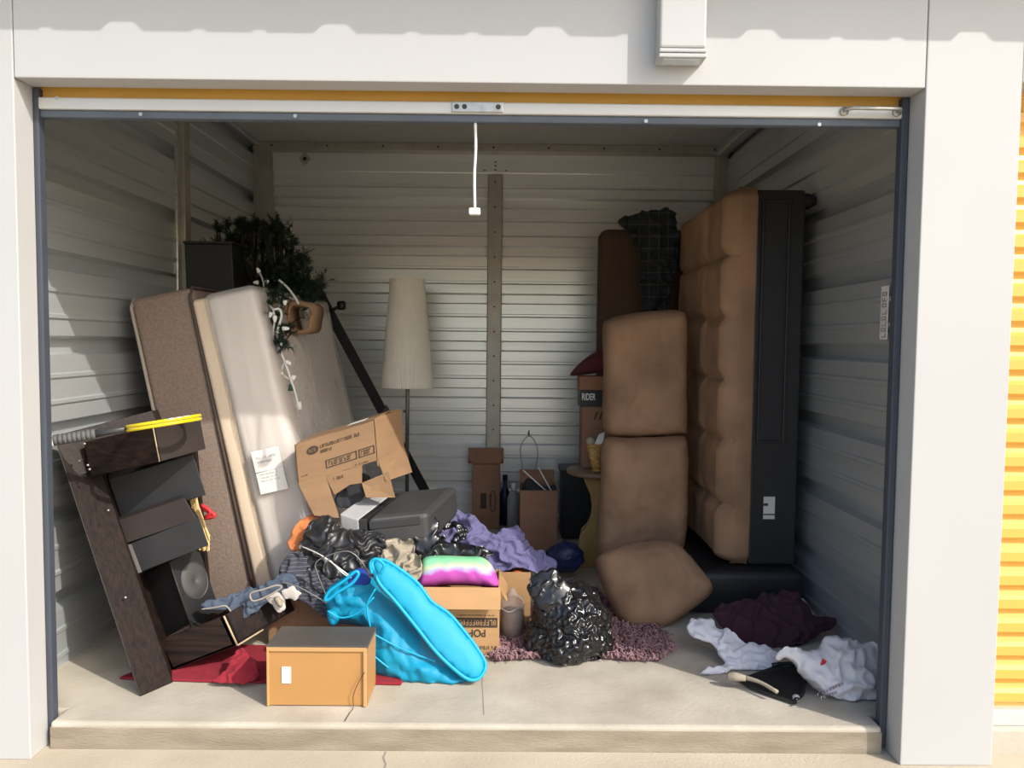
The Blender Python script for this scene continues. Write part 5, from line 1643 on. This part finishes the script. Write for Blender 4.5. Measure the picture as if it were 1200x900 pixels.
# loose square cushion on the floor
pn = V(-0.05, -1, 0.75).normalized()
lc_ = inflate('loose_cushion', [(698, 660), (708, 648), (735, 638), (775, 634), (796, 640), (815, 660), (834, 684), (834, 695), (818, 709), (797, 724), (777, 735), (752, 739), (730, 732), (710, 698)],
              floor_at(745, 733) + V(0, 0.03, 0.075), pn, 0.105, M_suede, None, seed=17, folds=((0.008, 22, 0.5, 0.8),), back=0.6, rad=0.15)
tag(lc_, 'loose square brown microsuede cushion slumped on the floor by the sofa arm', 'cushion')

# ================================================================== RIGHT PILE
sw = crumple('maroon_sweater', [(835, 722), (842, 712), (860, 708), (885, 702), (905, 697), (925, 695), (942, 706), (955, 722), (975, 728), (978, 736), (960, 745), (940, 758), (915, 764), (890, 760), (862, 755), (848, 740)],
             floor_at(905, 758) + V(0, 0.05, 0.03), (0.0, -0.75, 1), 0.1, M_maroon, None, seed=20, folds=((0.03, 24, 0.7, 1.2), (0.015, 45, 2.1, 1.0)), back=0.5, excess=1.25)
tag(sw, 'dark maroon sweater bunched on the floor beside the sofa arm', 'sweater')
ws = crumple('white_shirt', [(805, 741), (807, 729), (818, 727), (834, 727), (842, 739), (856, 741), (872, 755), (898, 758), (912, 770), (908, 784), (888, 788), (865, 787), (848, 795), (828, 800), (817, 797), (830, 786), (848, 780), (840, 765), (830, 753), (816, 752)],
             floor_at(862, 786) + V(0, 0.02, 0.015), (0.0, -0.6, 1), 0.05, M_wcloth, None, seed=22, folds=((0.016, 36, 0.9, 1.2), (0.008, 70, 1.9, 1.0)), back=0.3, excess=1.3)
tag(ws, 'crumpled white cotton shirt spread in front of the maroon sweater', 'shirt')
wt_ = inflate('white_towel', [(934, 704), (941, 702), (950, 714), (956, 726), (950, 726), (942, 716)], floor_at(946, 722) + V(0, 0, 0.02), (0, -0.8, 1), 0.02, M_wcloth, None, step=0.009, seed=2)
tag(wt_, 'small white cloth end showing behind the maroon sweater', 'cloth')
q = floor_at(985, 828)
wbg = crumple('shopping_bag', [(908, 775), (912, 762), (935, 762), (955, 762), (962, 752), (975, 745), (988, 750), (1010, 754), (1025, 762), (1033, 782), (1034, 805), (1030, 822), (1010, 828), (985, 824), (962, 818), (945, 800), (935, 788), (925, 774)],
             floor_at(985, 826) + V(0, 0.07, 0.03), (0.0, -1, 0.8), 0.13, M_wbag, None, seed=25, folds=((0.022, 26, 2.3, 1.1), (0.012, 55, 0.6, 1.0)), back=0.6, excess=1.15)
tag(wbg, 'full white plastic shopping bag with faint lettering by the right door track', 'shopping bag')
def on_bag(px, py, Y): return at(px, py, Y)
# writing and a small red triangle on the bag
bY = q.y - 0.055
dg = bpy.context.evaluated_depsgraph_get()
def ray_to(obj, px, py):
    d = ray(px, py).normalized()
    mw_ = world_of(obj); inv = mw_.inverted()
    from mathutils.bvhtree import BVHTree
    if obj.name not in BV:
        BV[obj.name] = BVHTree.FromPolygons([mw_ @ v.co for v in obj.data.vertices], [tuple(p.vertices) for p in obj.data.polygons])
    h_, nn_, i_, dist_ = BV[obj.name].ray_cast(CP, d)
    return (h_, nn_) if h_ is not None else (at(px, py, bY), V(0, -1, 0))
BV = {}
def decal(name, px_polys, obj, m):
    verts, faces = [], []
    for poly in px_polys:
        i = len(verts)
        for px, py in poly:
            h_, nn_ = ray_to(obj, px, py)
            verts.append(h_ + (CP - h_).normalized() * 0.006)
        faces.append(tuple(range(i, i + len(poly))))
    o = pyd(name, verts, faces, m, obj)
    o['kind'] = 'stuff'
    return o
M_bagink = mat('faded_bag_ink', (0.22, 0.17, 0.24), 0.6)
decal('red_mark', [[(961, 780), (964, 771), (969, 775), (967, 778)]], wbg, M_redr)
gl = []
rnd = random.Random(8)
for row, (xA, yA, xB, yB) in enumerate(((958, 815, 990, 802), (962, 819, 982, 812))):
    n_g = 9 if row == 0 else 6
    for k in range(n_g):
        t = k / n_g
        cx, cy = xA + (xB - xA) * t, yA + (yB - yA) * t
        w_ = (xB - xA) / n_g * 0.62
        gl.append([(cx, cy), (cx + w_ * .4, cy - .3), (cx + w_ * .4, cy - 3.2), (cx, cy - 3)])
        if rnd.random() < 0.7: gl.append([(cx, cy - 2.3), (cx + w_, cy - 2.6), (cx + w_, cy - 3.4), (cx, cy - 3.1)])
        if rnd.random() < 0.7: gl.append([(cx, cy), (cx + w_, cy - .3), (cx + w_, cy - 1.1), (cx, cy - .8)])
decal('bag_lettering', gl, wbg, M_bagink)

# black dustpan and pale brush
dpn = empty('black_dustpan', floor_at(900, 815), 'flat black dustpan lying on the slab below the white shirt', 'dustpan')
dpts_ = [(866, 794), (905, 786), (930, 785), (942, 795), (941, 812), (932, 821), (905, 812), (880, 803)]
pts_ = [floor_at(px, py, 0.02) for px, py in dpts_]
prism('pan', [V(p.x, p.y, 0.006 + 0.02 * (i in (1, 2, 3))) for i, p in enumerate(pts_)], V(0, 0, 0.010), M_black, dpn)
tube('rim', [V(p.x, p.y, 0.022 + 0.02 * (i in (1, 2, 3))) for i, p in enumerate(pts_)][1:6], 0.007, M_blackm, dpn, 7, 4)
blob('hinge', floor_at(933, 818, 0.02), (0.012, 0.012, 0.012), M_lgrey, dpn, sub=3, amp=.1)
bsh = empty('pale_brush', floor_at(880, 800), 'pale handled scrubbing brush lying on the black dustpan', 'brush')
hz = 0.045
tube('handle', [floor_at(874, 794, hz), floor_at(892, 800, hz), floor_at(911, 811, hz - .008)], [0.009, 0.006, 0.007], M_khaki, bsh, 8, 4)
tube('head', [floor_at(853, 793, hz - 0.005), floor_at(862, 793, hz), floor_at(874, 795, hz)], [0.012, 0.016, 0.010], M_khaki, bsh, 8, 4)
